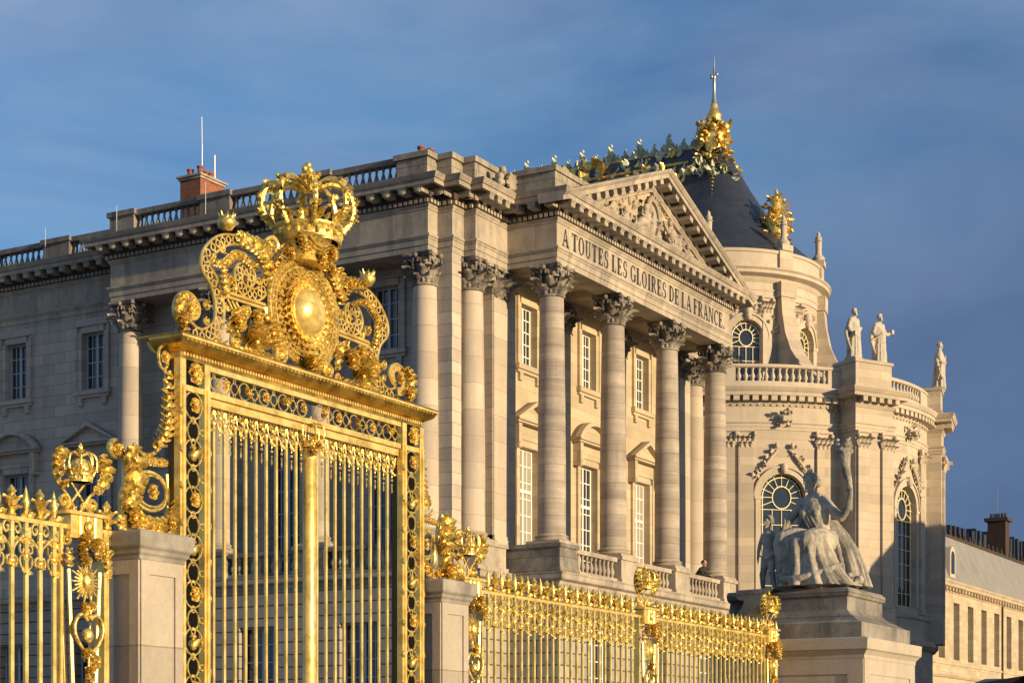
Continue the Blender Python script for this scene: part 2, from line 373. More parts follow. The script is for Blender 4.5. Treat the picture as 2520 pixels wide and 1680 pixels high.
# ============================================================ PALACE
ZL0, ZL1, ZP, ZSH, ZCAP, ZA, ZF0, ZF1, ZC0, ZC1, ZPAR = 8.1, 8.43, 9.5, 9.86, 18.55, 19.70, 20.30, 21.20, 21.80, 22.14, 23.28
palace = empty('palace_pavilion', 'honey stone palace wing with columned portico and lettered frieze behind the gilded gate', 'palace', loc=(66, 31.3, 0))
PLAN = [(55.8, 92), (55.8, 49.6), (54.33, 49.6), (54.33, 34.71), (54.96, 34.71), (54.96, 34.08), (55.73, 34.08), (55.73, 33.58), (58.0, 33.58), (58.0, 31.5), (73.9, 31.5), (73.9, 33.58), (76.17, 33.58), (76.17, 60)]
def off(path, o):
    P = [Vector(p) for p in path]; r = []
    for i, p in enumerate(P):
        d1 = (p - P[i - 1]).normalized() if i > 0 else (P[1] - p).normalized()
        d2 = (P[i + 1] - p).normalized() if i < len(P) - 1 else d1
        n1 = Vector((d1.y, -d1.x)); n2 = Vector((d2.y, -d2.x)); mm = n1 + n2; mm /= mm.dot(n1)
        r.append((p.x + mm.x * o, p.y + mm.y * o))
    return r
M['soot'] = mat('soot_and_shade_stone', (0.10, 0.085, 0.07), 0.95, build=stone((0.085, 0.065, 0.05), (0.03, 0.026, 0.022), soot=0.5))  # soot, darkened further in place of shade in the cornice recesses
# --- entablature
m = MB()
m.sweep(PLAN, [(-.3, 19.70), (0, 19.70), (0, 19.90), (.035, 19.905), (.035, 20.11), (.06, 20.115), (.09, 20.19), (.12, 20.20), (.12, 20.28), (0.0, 20.30), (0, 21.16), (.03, 21.17), (.03, 21.21), (.10, 21.30), (.10, 21.33), (-.1, 21.33)])
m.sweep(PLAN, [(.1, 21.80), (.74, 21.80), (.74, 21.96), (.79, 21.97), (.80, 22.00), (.88, 22.09), (.90, 22.14), (-.2, 22.20)])
m.prismz(off(PLAN, -.06) + [(70, 60), (70, 92)], 20.06, 22.12)
m.box(54.36, 56, 34.9, 49.55, 19.71, 20.04)
m.box(58.02, 73.88, 31.53, 32.4, 19.71, 20.04); m.box(58.02, 58.95, 32.4, 34.6, 19.712, 20.045); m.box(72.95, 73.87, 32.4, 34.6, 19.712, 20.045)
for cx in (63.5, 68.4): m.box(cx - .42, cx + .42, 32.4, 34.6, 19.72, 20.05)
m.box(55.76, 57.98, 33.62, 34.5, 19.71, 20.05); m.box(54.99, 55.74, 34.11, 34.9, 19.712, 20.048)
ent = m.build('entablature', M['trim'], palace, smooth=30)
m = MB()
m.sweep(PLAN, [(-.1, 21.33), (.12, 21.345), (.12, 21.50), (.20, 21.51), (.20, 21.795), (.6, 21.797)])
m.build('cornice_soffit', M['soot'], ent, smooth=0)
m = MB(); md = MB()
for i in range(len(PLAN) - 1):
    a = Vector(PLAN[i]); b = Vector(PLAN[i + 1]); L = (b - a).length; d = (b - a) / L; nn = Vector((d.y, -d.x))
    if L < 0.4 or i >= 11: continue
    outer = 0.6 if i not in (0,) else 0.1
    cnt = max(1, int(round((L + 0.2) / 0.68)))
    mx = Matrix(((d.x, nn.x, 0, a.x), (d.y, nn.y, 0, a.y), (0, 0, 1, 0), (0, 0, 0, 1)))
    for k in range(cnt + 1):
        u = L * k / cnt if L > 1.5 else L * (k + .5) / (cnt + 1)
        if u < -1: continue
        m.box(u - .15, u + .15, .19, .68, 21.60, 21.80, mx); m.box(u - .17, u + .17, .19, .71, 21.74, 21.80, mx)
        m.ball((u, .66, 21.63), (.15, .07, .08), 8, 4, mx)
        md.lathe([(0.0, 0.0), (.09, -.015), (.12, -.05)], n=6, mx=mx @ T(u + .34, .42, 21.798))
    k = 0; u = -.1
    while u < L + .05:
        m.box(u, u + .13, .12, .19, 21.36, 21.49, mx); u += .22
m.build('modillions', M['trim'], ent, smooth=30)
# --- pediment
PX, PS = 65.95, 0.366
zb = lambda x, top=25.2, th=.56: top - th - PS * abs(x - PX)
m = MB(); ca = cos(math.atan(PS))
def rake(m, prof, x0=57.1, x1=74.8):
    vs = []; k = len(prof)
    for x in (x0, PX, x1):
        for o, u in prof: vs.append((x, 31.5 - o, zb(x) + u / ca))
    fs = []
    for i in range(2):
        for j in range(k - 1): fs.append((i * k + j, (i + 1) * k + j, (i + 1) * k + j + 1, i * k + j + 1))
    fs.append(tuple(reversed(range(k)))); fs.append(tuple(2 * k + j for j in range(k))); m.add(vs, fs)
rake(m, [(-.25, .20), (.76, .20), (.76, .36), (.80, .37), (.89, .47), (.90, .52), (-.3, .54)])
rake(m, [(-.25, -.22), (.05, -.22), (.05, -.16), (.12, -.08), (.12, -.02), (-.1, -.02)], 58.6, 73.3)
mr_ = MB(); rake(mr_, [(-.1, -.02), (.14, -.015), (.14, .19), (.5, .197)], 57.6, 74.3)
for sgn in (-1, 1):
    for k in range(1, 13):
        x = PX + sgn * (k - .5) * .69; z = zb(x)
        ang = -sgn * math.atan(PS)
        m.box(-.15, .15, -.66, -.13, .0, .2, T(x, 31.5, z) @ Matrix.Rotation(-ang, 4, 'Y'))
m.prism([(57.4, 22.0), (74.5, 22.0), (PX, 25.05)], 31.66, 37.5)
ped = m.build('pediment', M['trim'], palace, smooth=30)
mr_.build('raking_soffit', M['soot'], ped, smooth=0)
m = MB(); m.prism([(58.3, 22.02), (73.6, 22.02), (PX, 24.75)], 31.60, 31.64); m.build('tympanum', M['front'], ped, smooth=0)
# relief: oval shield, wreath and reclining draped figures
m = MB(); Yt = 31.58; r = random.Random(3)
m.ball((PX + .2, Yt, 23.35), (.42, .14, .62), 20, 12)
m.tube([(PX + .2 + .55 * cos(a), Yt - .06, 23.33 + .78 * sin(a)) for a in [2 * pi * i / 28 for i in range(28)]], .075, 6, True)
for i in range(34):
    a = 2 * pi * i / 34 + r.random() * .1; m.leaf((PX + .2 + .6 * cos(a), Yt - .04, 23.32 + .82 * sin(a)), (cos(a + .7), -.25, sin(a + .7)), (0, -1, 0), .26, .09, .8)
def relfig(x, z, sgn, s=1.0):
    P = lambda a, b, c=.1: (x + sgn * a * s, Yt - c * 1.25 - .06, z + b * s)
    m.ball(P(0, .92, .2), (.12 * s, .12, .15 * s), 10, 8)
    m.tube(spline([P(0.0, .78, .16), P(.05, .55, .22), P(.10, .25, .2)]), [.10 * s, .19 * s, .2 * s, .17 * s], 8)
    m.tube(spline([P(.08, .25, .2), P(.45, .32, .26), P(.75, .12, .2), P(1.05, .06, .14)]), [.19 * s, .17 * s, .12 * s, .07 * s], 8)
    m.tube(spline([P(.02, .2, .16), P(.45, .1, .22), P(.85, .0, .18)]), [.17 * s, .14 * s, .08 * s], 8)
    m.tube(spline([P(-.1, .68, .2), P(-.32, .5, .26), P(-.5, .72, .22), P(-.58, .9, .2)]), [.075 * s, .065 * s, .05 * s], 7)
    m.tube(spline([P(.1, .68, .22), P(.3, .5, .3), P(.5, .6, .26)]), [.075 * s, .06 * s, .05 * s], 7)
    for k in range(9):
        a = r.uniform(-.2, .9); m.tube(spline([P(a, .4 * r.random() + .1, .18), P(a + r.uniform(-.1, .2), .12, .25), P(a + r.uniform(-.15, .3), -.05, .15)]), r.uniform(.035, .06) * s, 6)
relfig(PX - .95, 22.45, -1, 1.12); relfig(PX + 1.3, 22.45, 1, 1.05); relfig(PX - 2.8, 22.15, -1, .85); relfig(PX + 3.0, 22.15, 1, .8)
for sgn in (-1, 1):
    for k in range(120):
        x = r.uniform(.5, 6.3); zt = 24.55 - PS * x
        if zt < 22.3: continue
        z = r.uniform(22.1, zt); a = r.uniform(0, 2 * pi); s_ = r.uniform(.5, 1)
        if r.random() < .5: m.leaf((PX + sgn * x, Yt + .02, z), (cos(a), -.3, sin(a)), (0, -1, .2), .42 * s_, .12 * s_, 1.0)
        else: m.ball((PX + sgn * x, Yt, z), (.16 * s_, .14 * s_, .22 * s_), 8, 6)
    for k in range(3):
        x = 4.2 + .55 * k; m.tube([(PX + sgn * x, Yt - .1, 22.1), (PX + sgn * (x - .5), Yt - .2, 22.75 - .1 * k)], .05, 6)
m.build('tympanum_relief', M['trim'], ped, smooth=50)
m = MB()   # small carved finial on the right rake
m.lathe([(.16, 0), (.2, .1), (.1, .2), (.14, .4), (.2, .55), (.08, .75), (.1, .9), (0, 1.1)], (71.0, 32.6, 23.1), 10); m.ball((71.0, 32.5, 23.8), (.22, .15, .2), 8, 6)
m.build('finial', M['trim'], ped)
# --- inscription, cut letter by letter with thick stems, thin strokes and serifs
GL = {}
def _gl():
    TK, TN, SF = .27, .11, .09     # thick, thin, serif
    V = lambda x, t=TK: [(x - t / 2, 0), (x + t / 2, 0), (x + t / 2, 1), (x - t / 2, 1)]
    Hh = lambda x0, x1, y, t=TN: [(x0, y), (x1, y), (x1, y + t), (x0, y + t)]
    def serif(x, top=False, w_=.22): y = 1 - .06 if top else 0; return [(x - w_, y), (x + w_, y), (x + w_, y + .06), (x - w_, y + .06)]
    def arc(cx, cy, rx, ry, a0, a1, t0=.12, t1=.12, n=14):
        P = []; Q = []
        for i in range(n + 1):
            a = radians(a0 + (a1 - a0) * i / n); th = t0 + (t1 - t0) * abs(cos(a))
            P.append((cx + rx * cos(a), cy + ry * sin(a))); Q.append((cx + (rx - th) * cos(a), cy + (ry - min(th, .09)) * sin(a)))
        return [[P[i], P[i + 1], Q[i + 1], Q[i]] for i in range(n)]
    GL['A'] = (.86, [[(.42, 1), (.50, 1), (.86, .0), (.64, 0)], [(.38, 1), (.46, 1), (.14, 0), (.06, 0)], Hh(.2, .7, .3), Hh(-.04, .26, 0, .06), Hh(.55, .96, 0, .06)])
    GL['T'] = (.82, [V(.40), Hh(.0, .8, .93, .07), [(0, .75), (.06, .75), (.06, .95), (0, .95)], [(.74, .75), (.8, .75), (.8, .95), (.74, .95)], serif(.40)])
    GL['O'] = (.86, arc(.42, .5, .42, .52, 0, 360, .06, .2, 26))
    GL['U'] = (.84, [[(.08, .3), (.28, .3), (.28, 1), (.08, 1)], [(.62, .3), (.70, .3), (.70, 1), (.62, 1)], Hh(-.02, .38, .94, .06), Hh(.52, .82, .94, .06)] + arc(.39, .32, .31, .34, 180, 360, .08, .16))
    GL['E'] = (.74, [V(.18), Hh(.1, .66, .93, .07), Hh(.1, .68, 0, .07), Hh(.2, .5, .48, .07), [(.62, .0), (.68, .0), (.68, .26), (.64, .26)], [(.60, .76), (.66, .76), (.66, 1), (.60, 1)], [(.46, .38), (.52, .38), (.52, .64), (.46, .64)], Hh(0, .1, 0, .06), Hh(0, .1, .94, .06)])
    GL['S'] = (.70, arc(.34, .74, .28, .28, 60, 270, .10, .17) + arc(.34, .27, .30, .28, -120, 90, .10, .18) + [[(.56, .72), (.62, .72), (.60, .98), (.56, .98)], [(.02, .02), (.08, .02), (.08, .3), (.02, .3)]])
    GL['L'] = (.72, [V(.18), Hh(.1, .66, 0, .07), [(.60, .0), (.66, .0), (.66, .28), (.62, .28)], serif(.18, True), Hh(-.02, .1, 0, .06)])
    GL['G'] = (.88, arc(.44, .5, .42, .52, 50, 330, .07, .2) + [[(.66, .05), (.84, .05), (.84, .45), (.66, .45)], Hh(.56, .92, .42, .06), [(.72, .75), (.78, .75), (.78, 1), (.72, 1)]])
    GL['I'] = (.44, [V(.22), serif(.22, True, .2), serif(.22, False, .2)])
    GL['R'] = (.86, [V(.18), serif(.18), Hh(0, .4, .93, .07), Hh(.2, .45, .48, .06), [(.36, .5), (.5, .5), (.86, 0), (.66, 0)]] + arc(.42, .74, .28, .26, -90, 90, .07, .18))
    GL['D'] = (.86, [V(.18), Hh(0, .4, .93, .07), Hh(0, .4, 0, .07)] + arc(.36, .5, .46, .50, -90, 90, .07, .2, 18))
    GL['F'] = (.70, [V(.18), serif(.18), Hh(0, .64, .93, .07), Hh(.2, .5, .48, .07), [(.58, .74), (.64, .74), (.64, 1), (.58, 1)], [(.46, .38), (.52, .38), (.52, .64), (.46, .64)]])
    GL['N'] = (.90, [V(.12, .09), V(.76, .09), [(.10, 1), (.30, 1), (.80, 0), (.62, 0)], Hh(-.02, .24, 0, .06), Hh(-.02, .2, .94, .06), Hh(.62, .9, .94, .06)])
    GL['C'] = (.80, arc(.44, .5, .42, .52, 50, 310, .07, .2) + [[(.70, .72), (.76, .72), (.76, 1), (.70, 1)]])
    GL['.'] = (.3, [[(.05, 0), (.2, 0), (.2, .15), (.05, .15)]])
_gl()
TXT = 'A TOUTES LES GLOIRES DE LA FRANCE.'
sp, gap = 0.36, 0.17
tw = sum((GL[c][0] + gap) if c != ' ' else sp for c in TXT)
hh = 0.64; x0, x1 = 58.42, 73.45; sxx = (x1 - x0) / tw; m = MB(); x = x0
for c in TXT:
    if c == ' ': x += sp * sxx; continue
    for q in GL[c][1]: m.prism([(x + a * sxx, 20.41 + b * hh) for a, b in q], 31.485, 31.5)
    x += (GL[c][0] + gap) * sxx
m.build('inscription', M['ink'], palace, smooth=0)
# --- columns
def capital_mb(r0=.44, sq=.66, z0=0.0, h=1.13, seed=1):
    m = MB(); rr = random.Random(seed)
    m.lathe([(r0, -.03), (r0 + .06, 0), (r0 + .06, .06), (r0, .08), (r0 - .02, .15), (r0 + .0, .5), (r0 + .07, .85), (r0 + .14, .98)], (0, 0, z0), 20)
    for row, (zz, L, W, n, ph) in enumerate(((.06, .46, .13, 8, 0), (.10, .82, .14, 8, pi / 8))):
        for k in range(n):
            a = 2 * pi * k / n + ph
            m.leaf((cos(a) * (r0 + .015), sin(a) * (r0 + .015), z0 + zz), (cos(a) * .16, sin(a) * .16, 1), (cos(a), sin(a), 0), L, W, 1.5 + .1 * rr.random(), 3, 9)
    for k in range(4):
        a = pi / 4 + pi / 2 * k; dx, dy = cos(a), sin(a)
        for s_ in (-1, 1):
            b = a + s_ * .42
            m.tube(spline([(cos(b) * (r0 + .04), sin(b) * (r0 + .04), z0 + .5), (cos(b) * (r0 + .12), sin(b) * (r0 + .12), z0 + .78), (dx * (sq * .98) - s_ * dy * .03, dy * (sq * .98) + s_ * dx * .03, z0 + .95), (dx * sq * 1.18, dy * sq * 1.18, z0 + .86), (dx * sq * 1.1, dy * sq * 1.1, z0 + .74), (dx * sq * .98, dy * sq * .98, z0 + .82)], 3), .045, 5)
            c_ = a + s_ * .5
            m.tube(spline([(cos(c_) * (r0 + .04), sin(c_) * (r0 + .04), z0 + .6), (cos(c_) * (r0 + .16), sin(c_) * (r0 + .16), z0 + .84), (cos(c_ + s_ * .15) * (r0 + .2), sin(c_ + s_ * .15) * (r0 + .2), z0 + .9), (cos(c_ + s_ * .15) * (r0 + .2), sin(c_ + s_ * .15) * (r0 + .2), z0 + .78)], 3), .032, 5)
        a2 = pi / 2 * k; m.ball((cos(a2) * (r0 + .22), sin(a2) * (r0 + .22), z0 + 1.02), (.1, .1, .1), 8, 6)
        for j in range(3): m.leaf((cos(a + (j - 1) * .2) * (r0 + .05), sin(a + (j - 1) * .2) * (r0 + .05), z0 + .42), (dx * .35, dy * .35, 1), (dx, dy, 0), .42, .08, 1.6)
    P = []
    for k in range(4):
        a = pi / 4 + pi / 2 * k; b = a + pi / 2
        c1 = Vector((cos(a), sin(a))) * sq * 1.34; c2 = Vector((cos(b), sin(b))) * sq * 1.34; tdir = (c2 - c1).normalized()
        for q in range(7):
            u = q / 6; p = c1 * (1 - u) + c2 * u; p -= p.normalized() * .14 * sin(pi * u)
            if q == 0: p += tdir * .05
            if q == 6: p -= tdir * .05
            P.append((p.x, p.y))
    m.prismz(P, z0 + .99, z0 + 1.06); m.prismz([(a * 1.04, b * 1.04) for a, b in P], z0 + 1.06, z0 + h)
    return m
def base_mb(r=.52):
    m = MB(); m.box(-.70, .70, -.70, .70, 0, .10)
    m.lathe([(.66, .10), (.70, .135), (.66, .175), (.6, .19), (.575, .22), (.59, .25), (.62, .265), (.635, .29), (.60, .32), (.56, .33), (.54, .36), (r, .40)], n=28); return m
def shaft_prof(r0=.52, r1=.44, z0=ZSH, z1=ZCAP, k=10):
    return [(r0 + (r1 - r0) * max(0, (i / k - .25) / .75) ** 1.4, z0 + (z1 - z0) * i / k) for i in range(k + 1)]
def make_column(x, y, shaft_m, name='column'):
    m = MB(); m.lathe(shaft_prof(), n=36); c = m.build(name, shaft_m, palace, smooth=50); c.matrix_parent_inverse = T(-66, -31.3, 0); c.location = (x, y, 0)
    b = base_mb(); o = b.build('base', M['trim'], c); o.location = (0, 0, ZP)
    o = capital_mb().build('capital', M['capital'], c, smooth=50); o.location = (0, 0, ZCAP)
    return c
colw = make_column(58.5, 31.98, M['column_w'])
for x in (63.5, 68.47, 73.42): c = copy_tree(colw, palace); c.location = (x, 31.98, 0)
cols = make_column(54.86, 35.17, M['column'])
for y in (39.8, 44.45, 49.02): c = copy_tree(cols, palace); c.location = (54.86, y, 0)
c = copy_tree(cols, palace); c.location = (56.30, 34.12, 0)
c = copy_tree(cols, palace); c.location = (75.6, 34.02, 0)
tag(colw, 'grey banded weathered portico column')
# pilasters: flat shaft with capital fronts
def pilaster(x0, x1, yf, face='Y', mt='column'):
    m = MB(); w_ = x1 - x0; cx = (x0 + x1) / 2
    if face == 'Y': mx = T(cx, yf, 0)
    else: mx = T(yf, cx, 0) @ RZ(-pi / 2)
    h = w_ / 2
    m.box(-h, h, 0, .5, ZSH, ZCAP, mx)
    for a, z0, z1 in ((.14, ZP, ZP + .1), (.10, ZP + .1, ZP + .2), (.05, ZP + .2, ZP + .36)): m.box(-h - a, h + a, -a, .5, z0, z1, mx)
    p = m.build('pilaster', M[mt], palace, smooth=0)
    m = MB(); m.box(-h + .02, h - .02, .01, .48, ZCAP, ZA - .12, mx); m.box(-h - .12, h + .12, -.12, .48, ZA - .12, ZA - .003, mx)
    n_ = 3
    for row, (zz, L, W) in enumerate(((.04, .45, .15), (.12, .8, .15))):
        for k in range(n_ + (row == 1)):
            u = -h + (w_ * (k + .5) / n_ if row == 0 else w_ * k / n_)
            m.leaf(mx @ Vector((u, -.01, ZCAP + zz)), mx.to_3x3() @ Vector((0, -.14, 1)), mx.to_3x3() @ Vector((0, -1, 0)), L, W, 1.5)
    for s_ in (-1, 1):
        P = [mx @ Vector(q) for q in ((s_ * h * .5, -.05, ZCAP + .5), (s_ * h * .8, -.1, ZCAP + .85), (s_ * (h + .1), -.14, ZCAP + .95), (s_ * (h + .17), -.14, ZCAP + .83), (s_ * (h + .08), -.14, ZCAP + .75), (s_ * (h + .02), -.14, ZCAP + .83))]
        m.tube(spline(P, 3), .05, 6)
    m.ball(mx @ Vector((0, -.1, ZA - .1)), (.1, .1, .1), 8, 6)
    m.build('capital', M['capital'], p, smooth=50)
pilaster(63.0, 64.0, 34.12, 'Y', 'front'); pilaster(67.97, 68.97, 34.12, 'Y', 'front')
pilaster(57.25, 58.35, 33.70, 'Y', 'column'); pilaster(73.5, 74.6, 33.70, 'Y', 'column')
# --- walls with real window openings
def wall(m, p0, p1, z0, z1, ops, depth=.38):
    a = Vector((p0[0], p0[1])); b = Vector((p1[0], p1[1])); L = (b - a).length; d = (b - a) / L; nn = Vector((d.y, -d.x))
    us = sorted({0, L} | {o[0] for o in ops} | {o[1] for o in ops}); zs = sorted({z0, z1} | {o[2] for o in ops} | {o[3] for o in ops})
    P = lambda u, z, o=0: (a.x + d.x * u + nn.x * o, a.y + d.y * u + nn.y * o, z)
    for i in range(len(us) - 1):
        for j in range(len(zs) - 1):
            cu, cz = (us[i] + us[i + 1]) / 2, (zs[j] + zs[j + 1]) / 2
            if any(o[0] < cu < o[1] and o[2] < cz < o[3] for o in ops): continue
            m.add([P(us[i], zs[j]), P(us[i + 1], zs[j]), P(us[i + 1], zs[j + 1]), P(us[i], zs[j + 1])], [(0, 1, 2, 3)])
    for u0, u1, q0, q1 in ops:
        for A, B in (((u0, q0), (u0, q1)), ((u0, q1), (u1, q1)), ((u1, q1), (u1, q0)), ((u1, q0), (u0, q0))):
            m.add([P(*A), P(*B), P(*B, -depth), P(*A, -depth)], [(0, 1, 2, 3)])
def window(face, c, plane, w_, z0, z1, cols_, rows, fm='white', gm='glass', transom=None, depth=.30):
    """timber casement set back in its opening; returns the frame object with its pane"""
    mx = T(c, plane, 0) if face == 'Y' else T(plane, c, 0) @ RZ(-pi / 2)
    m = MB(); h = w_ / 2; f = .07; y0, y1 = depth - .06, depth + .03
    m.box(-h, -h + f, y0, y1, z0, z1, mx); m.box(h - f, h, y0, y1, z0, z1, mx); m.box(-h + f, h - f, y0 + .001, y1, z1 - f, z1, mx); m.box(-h + f, h - f, y0 + .001, y1, z0, z0 + f, mx)
    if cols_ % 2 == 0: m.box(-.055, .055, y0 - .012, y1, z0 + f, z1 - f, mx)
    for k in range(1, cols_):
        u = -h + w_ * k / cols_
        if abs(u) > .01: m.box(u - .02, u + .02, y0 + .02, y1 - .02, z0 + f, z1 - f, mx)
    for k in range(1, rows):
        z = z0 + (z1 - z0) * k / rows; m.box(-h + f, h - f, y0 + .021, y1 - .021, z - .02, z + .02, mx)
    if transom: m.box(-h + f, h - f, y0 - .02, y1, transom - .06, transom + .06, mx)
    o = m.build('window', M[fm], palace, smooth=0)
    m = MB(); k_ = max(2, rows // 2)
    for i in range(2):
        for j in range(k_):
            a0, a1 = (-h + .01 + h * i, h * i); q0 = z0 + .01 + (z1 - z0 - .02) * j / k_; q1 = z0 + .01 + (z1 - z0 - .02) * (j + 1) / k_; t = [rnd.uniform(-.012, .012) for _ in range(3)]
            m.add([(a0, depth + t[0], q0), (a1, depth + t[1], q0), (a1, depth + t[1] + t[2], q1), (a0, depth + t[0] + t[2], q1)], [(0, 1, 2, 3)], mx)
    m.build('pane', M[gm], o, smooth=0)
    return o, mx
def surround(o, mx, w_, z0, z1, style, mt='trim', name='window_surround'):
    m = MB(); h = w_ / 2; b = .26
    for (a0, a1) in ((-h - b, -h), (h, h + b)):
        m.box(a0, a1, -.07, .0, z0, z1, mx)
        s_ = -1 if a0 < 0 else 1; m.box(s_ * (h + b) - .04, s_ * (h + b) + .04, -.11, 0, z0, z1 + b, mx)
    m.box(-h, h, -.07, 0, z1, z1 + b, mx); m.box(-h - b, h + b, -.115, 0, z1 + b, z1 + b + .07, mx)
    if style == 'sill':
        m.box(-h - b - .12, h + b + .12, -.20, .3, z0 - .20, z0 - .003, mx); m.box(-h - b - .06, h + b + .06, -.12, 0, z0 - .32, z0 - .20, mx)
        for s_ in (-1, 1): m.box(s_ * (h + .05) - .12, s_ * (h + .05) + .12, -.12, 0, z0 - .62, z0 - .32, mx)
    else:
        H = h + b + .42; zt = z1 + b + .07
        m.box(-h - b - .05, h + b + .05, -.09, 0, zt, zt + .48, mx)
        for s_ in (-1, 1):
            m.box(s_ * (h + b + .18) - .12, s_ * (h + b + .18) + .12, -.36, 0, zt - .45, zt + .46, mx)
            m.ball(mx @ Vector((s_ * (h + b + .18), -.3, zt - .35)), (.13, .13, .16), 8, 6)
        m.box(-H, H, -.40, 0, zt + .48, zt + .56, mx); m.box(-H - .06, H + .06, -.48, 0, zt + .56, zt + .64, mx)
        zc = zt + .64; top = .80
        if style == 'tri':
            q = [(-H - .08, 0), (H + .08, 0), (0, top)]; iq = [(-H + .35, .06), (H - .35, .06), (0, top - .22)]
        else:
            R = ((H + .08) ** 2 + top ** 2) / (2 * top); an = math.asin((H + .08) / R)
            q = [(-H - .08, 0), (H + .08, 0)] + [(R * sin(an * (1 - 2 * i / 14)), R * cos(an * (1 - 2 * i / 14)) - R + top) for i in range(1, 14)]
            iq = None
        vs = [(x_, zc + z_) for x_, z_ in q]
        m.prism(vs, -.20, 0, mx)
        # the projecting edge moulding of the pediment
        rim = q[1:] + [q[0]] if style != 'tri' else [q[1], q[2], q[0]]
        for k in range(len(rim) - 1):
            (xa, za), (xb, zb_) = rim[k], rim[k + 1]; L = hypot(xb - xa, zb_ - za); an_ = atan2(zb_ - za, xb - xa)
            m.box(-.02, L + .02, -.46, 0.0, -.19, 0.0, mx @ T(xa, 0, zc + za) @ Matrix.Rotation(-an_, 4, 'Y') @ Matrix.Rotation(pi, 4, 'X') @ T(0, 0, 0)) if False else \
            m.add([(xa, -.46, zc + za), (xb, -.46, zc + zb_), (xb, 0, zc + zb_), (xa, 0, zc + za), (xa * .93, -.46, zc + max(0, za - .17)), (xb * .93, -.46, zc + max(0, zb_ - .17)), (xb * .93, -.2, zc + max(0, zb_ - .17)), (xa * .93, -.2, zc + max(0, za - .17))],
                  [(0, 1, 2, 3), (0, 4, 5, 1), (4, 7, 6, 5)], mx)
    m.build(name, M[mt], o, smooth=25)
UW = (16.75, 19.1); LW = (10.1, 13.62)
# portico back wall
m = MB(); WX = (61.0, 66.0, 71.0)
wall(m, (58.9, 34.4), (73.0, 34.4), ZL1, 20.2, [(x - 58.9 - .62, x - 58.9 + .62, UW[0], UW[1]) for x in WX] + [(x - 58.9 - .74, x - 58.9 + .74, ZL1 + .1, LW[1]) for x in WX])
m.box(58.9, 73, 32.38, 34.5, 20.02, 20.2)
m.build('wall', M['front'], palace, smooth=0)
for i, x in enumerate(WX):
    o, mx = window('Y', x, 34.4, 1.24, UW[0], UW[1], 4, 5); surround(o, mx, 1.24, *UW, 'sill', 'front')
    o, mx = window('Y', x, 34.4, 1.48, ZL1 + .1, LW[1], 4, 8, transom=12.0, gm='curtain' if i != 1 else 'glass'); surround(o, mx, 1.48, ZL1 + .1, LW[1], 'arc' if i == 1 else 'tri', 'front')
# side (court) walls
m = MB(); SY = (37.5, 42.12, 46.74); SYL = (51.86, 56.15, 60.5, 64.9, 69.3)
ops = []
for y in SY + SYL: ops += [(92 - y - .6, 92 - y + .6, *UW), (92 - y - .74, 92 - y + .74, LW[0] - (1.6 if y < 49 else 0), LW[1])]
wall(m, (55.8, 92), (55.8, 35.3), ZL1, 19.702, ops)
for a, b in (((55.8, 35.3), (54.97, 35.3)), ((54.97, 35.3), (54.97, 34.1)), ((54.97, 34.1), (55.6, 34.1)), ((55.6, 34.1), (55.6, 34.28)), ((55.6, 34.28), (57.2, 34.28)), ((57.2, 34.28), (57.2, 33.74)), ((57.2, 33.74), (58.9, 33.74)), ((58.9, 33.74), (58.9, 34.4)), ((73, 34.4), (73, 33.74)), ((73, 33.74), (74.7, 33.74)), ((74.7, 33.74), (74.7, 34.3)), ((74.7, 34.3), (76.2, 34.3)), ((76.2, 34.3), (76.2, 60))):
    wall(m, a, b, ZL1, 20.1, [])
m.box(56.6, 70, 36, 92, 0, 20); m.box(59.3, 75.9, 35.2, 60, 0, 20)   # solid core behind the rooms
m.build('wall', M['wall'], palace, smooth=0)
for y in SY + SYL:
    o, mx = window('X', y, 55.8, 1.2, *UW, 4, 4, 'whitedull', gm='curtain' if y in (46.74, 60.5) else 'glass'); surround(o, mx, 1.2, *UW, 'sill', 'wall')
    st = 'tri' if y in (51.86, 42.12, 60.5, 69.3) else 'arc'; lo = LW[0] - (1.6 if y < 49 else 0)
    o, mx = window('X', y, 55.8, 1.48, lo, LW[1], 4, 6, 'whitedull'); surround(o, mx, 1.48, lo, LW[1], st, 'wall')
# ground floor, rusticated, plus the balcony ledge
LOW = off(PLAN, .22); m = MB()
for i in range(len(LOW) - 1):
    a, b = LOW[i], LOW[i + 1]; o_ = []
    if i == 2: o_ = [(a[1] - y - .88, a[1] - y + .88, 2.0, 6.6) for y in SY]
    if i == 0: o_ = [(a[1] - y - .8, a[1] - y + .8, 2.0, 6.4) for y in SYL]
    if i == 9: o_ = [(x - a[0] - .95, x - a[0] + .95, 1.6, 6.6) for x in WX]
    wall(m, a, b, 0, ZL0, o_, .5)
m.build('ground_floor_wall', M['rust'], palace, smooth=0)
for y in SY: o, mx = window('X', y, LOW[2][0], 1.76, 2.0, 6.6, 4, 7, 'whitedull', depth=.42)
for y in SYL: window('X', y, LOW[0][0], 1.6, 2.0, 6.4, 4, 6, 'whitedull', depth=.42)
for x in WX: window('Y', x, LOW[9][1], 1.9, 1.6, 6.6, 6, 8, depth=.42)
m = MB(); m.sweep(LOW, [(-.6, ZL0 - .12), (.03, ZL0 - .12), (.05, ZL0), (.22, ZL0 + .06), (.24, ZL0 + .1), (.24, ZL0 + .24), (.28, ZL1 - .03), (.28, ZL1), (-1.2, ZL1 + .01)])
m.prismz([(58.0, 31.3), (73.9, 31.3), (73.9, 34.5), (58, 34.5)], ZL1 - .2, ZL1 + .012)
m.prismz([(54.3, 34.6), (56, 34.6), (56, 49.7), (54.3, 49.7)], ZL1 - .2, ZL1 + .014)
m.build('balcony_ledge', M['trim'], palace, smooth=25)
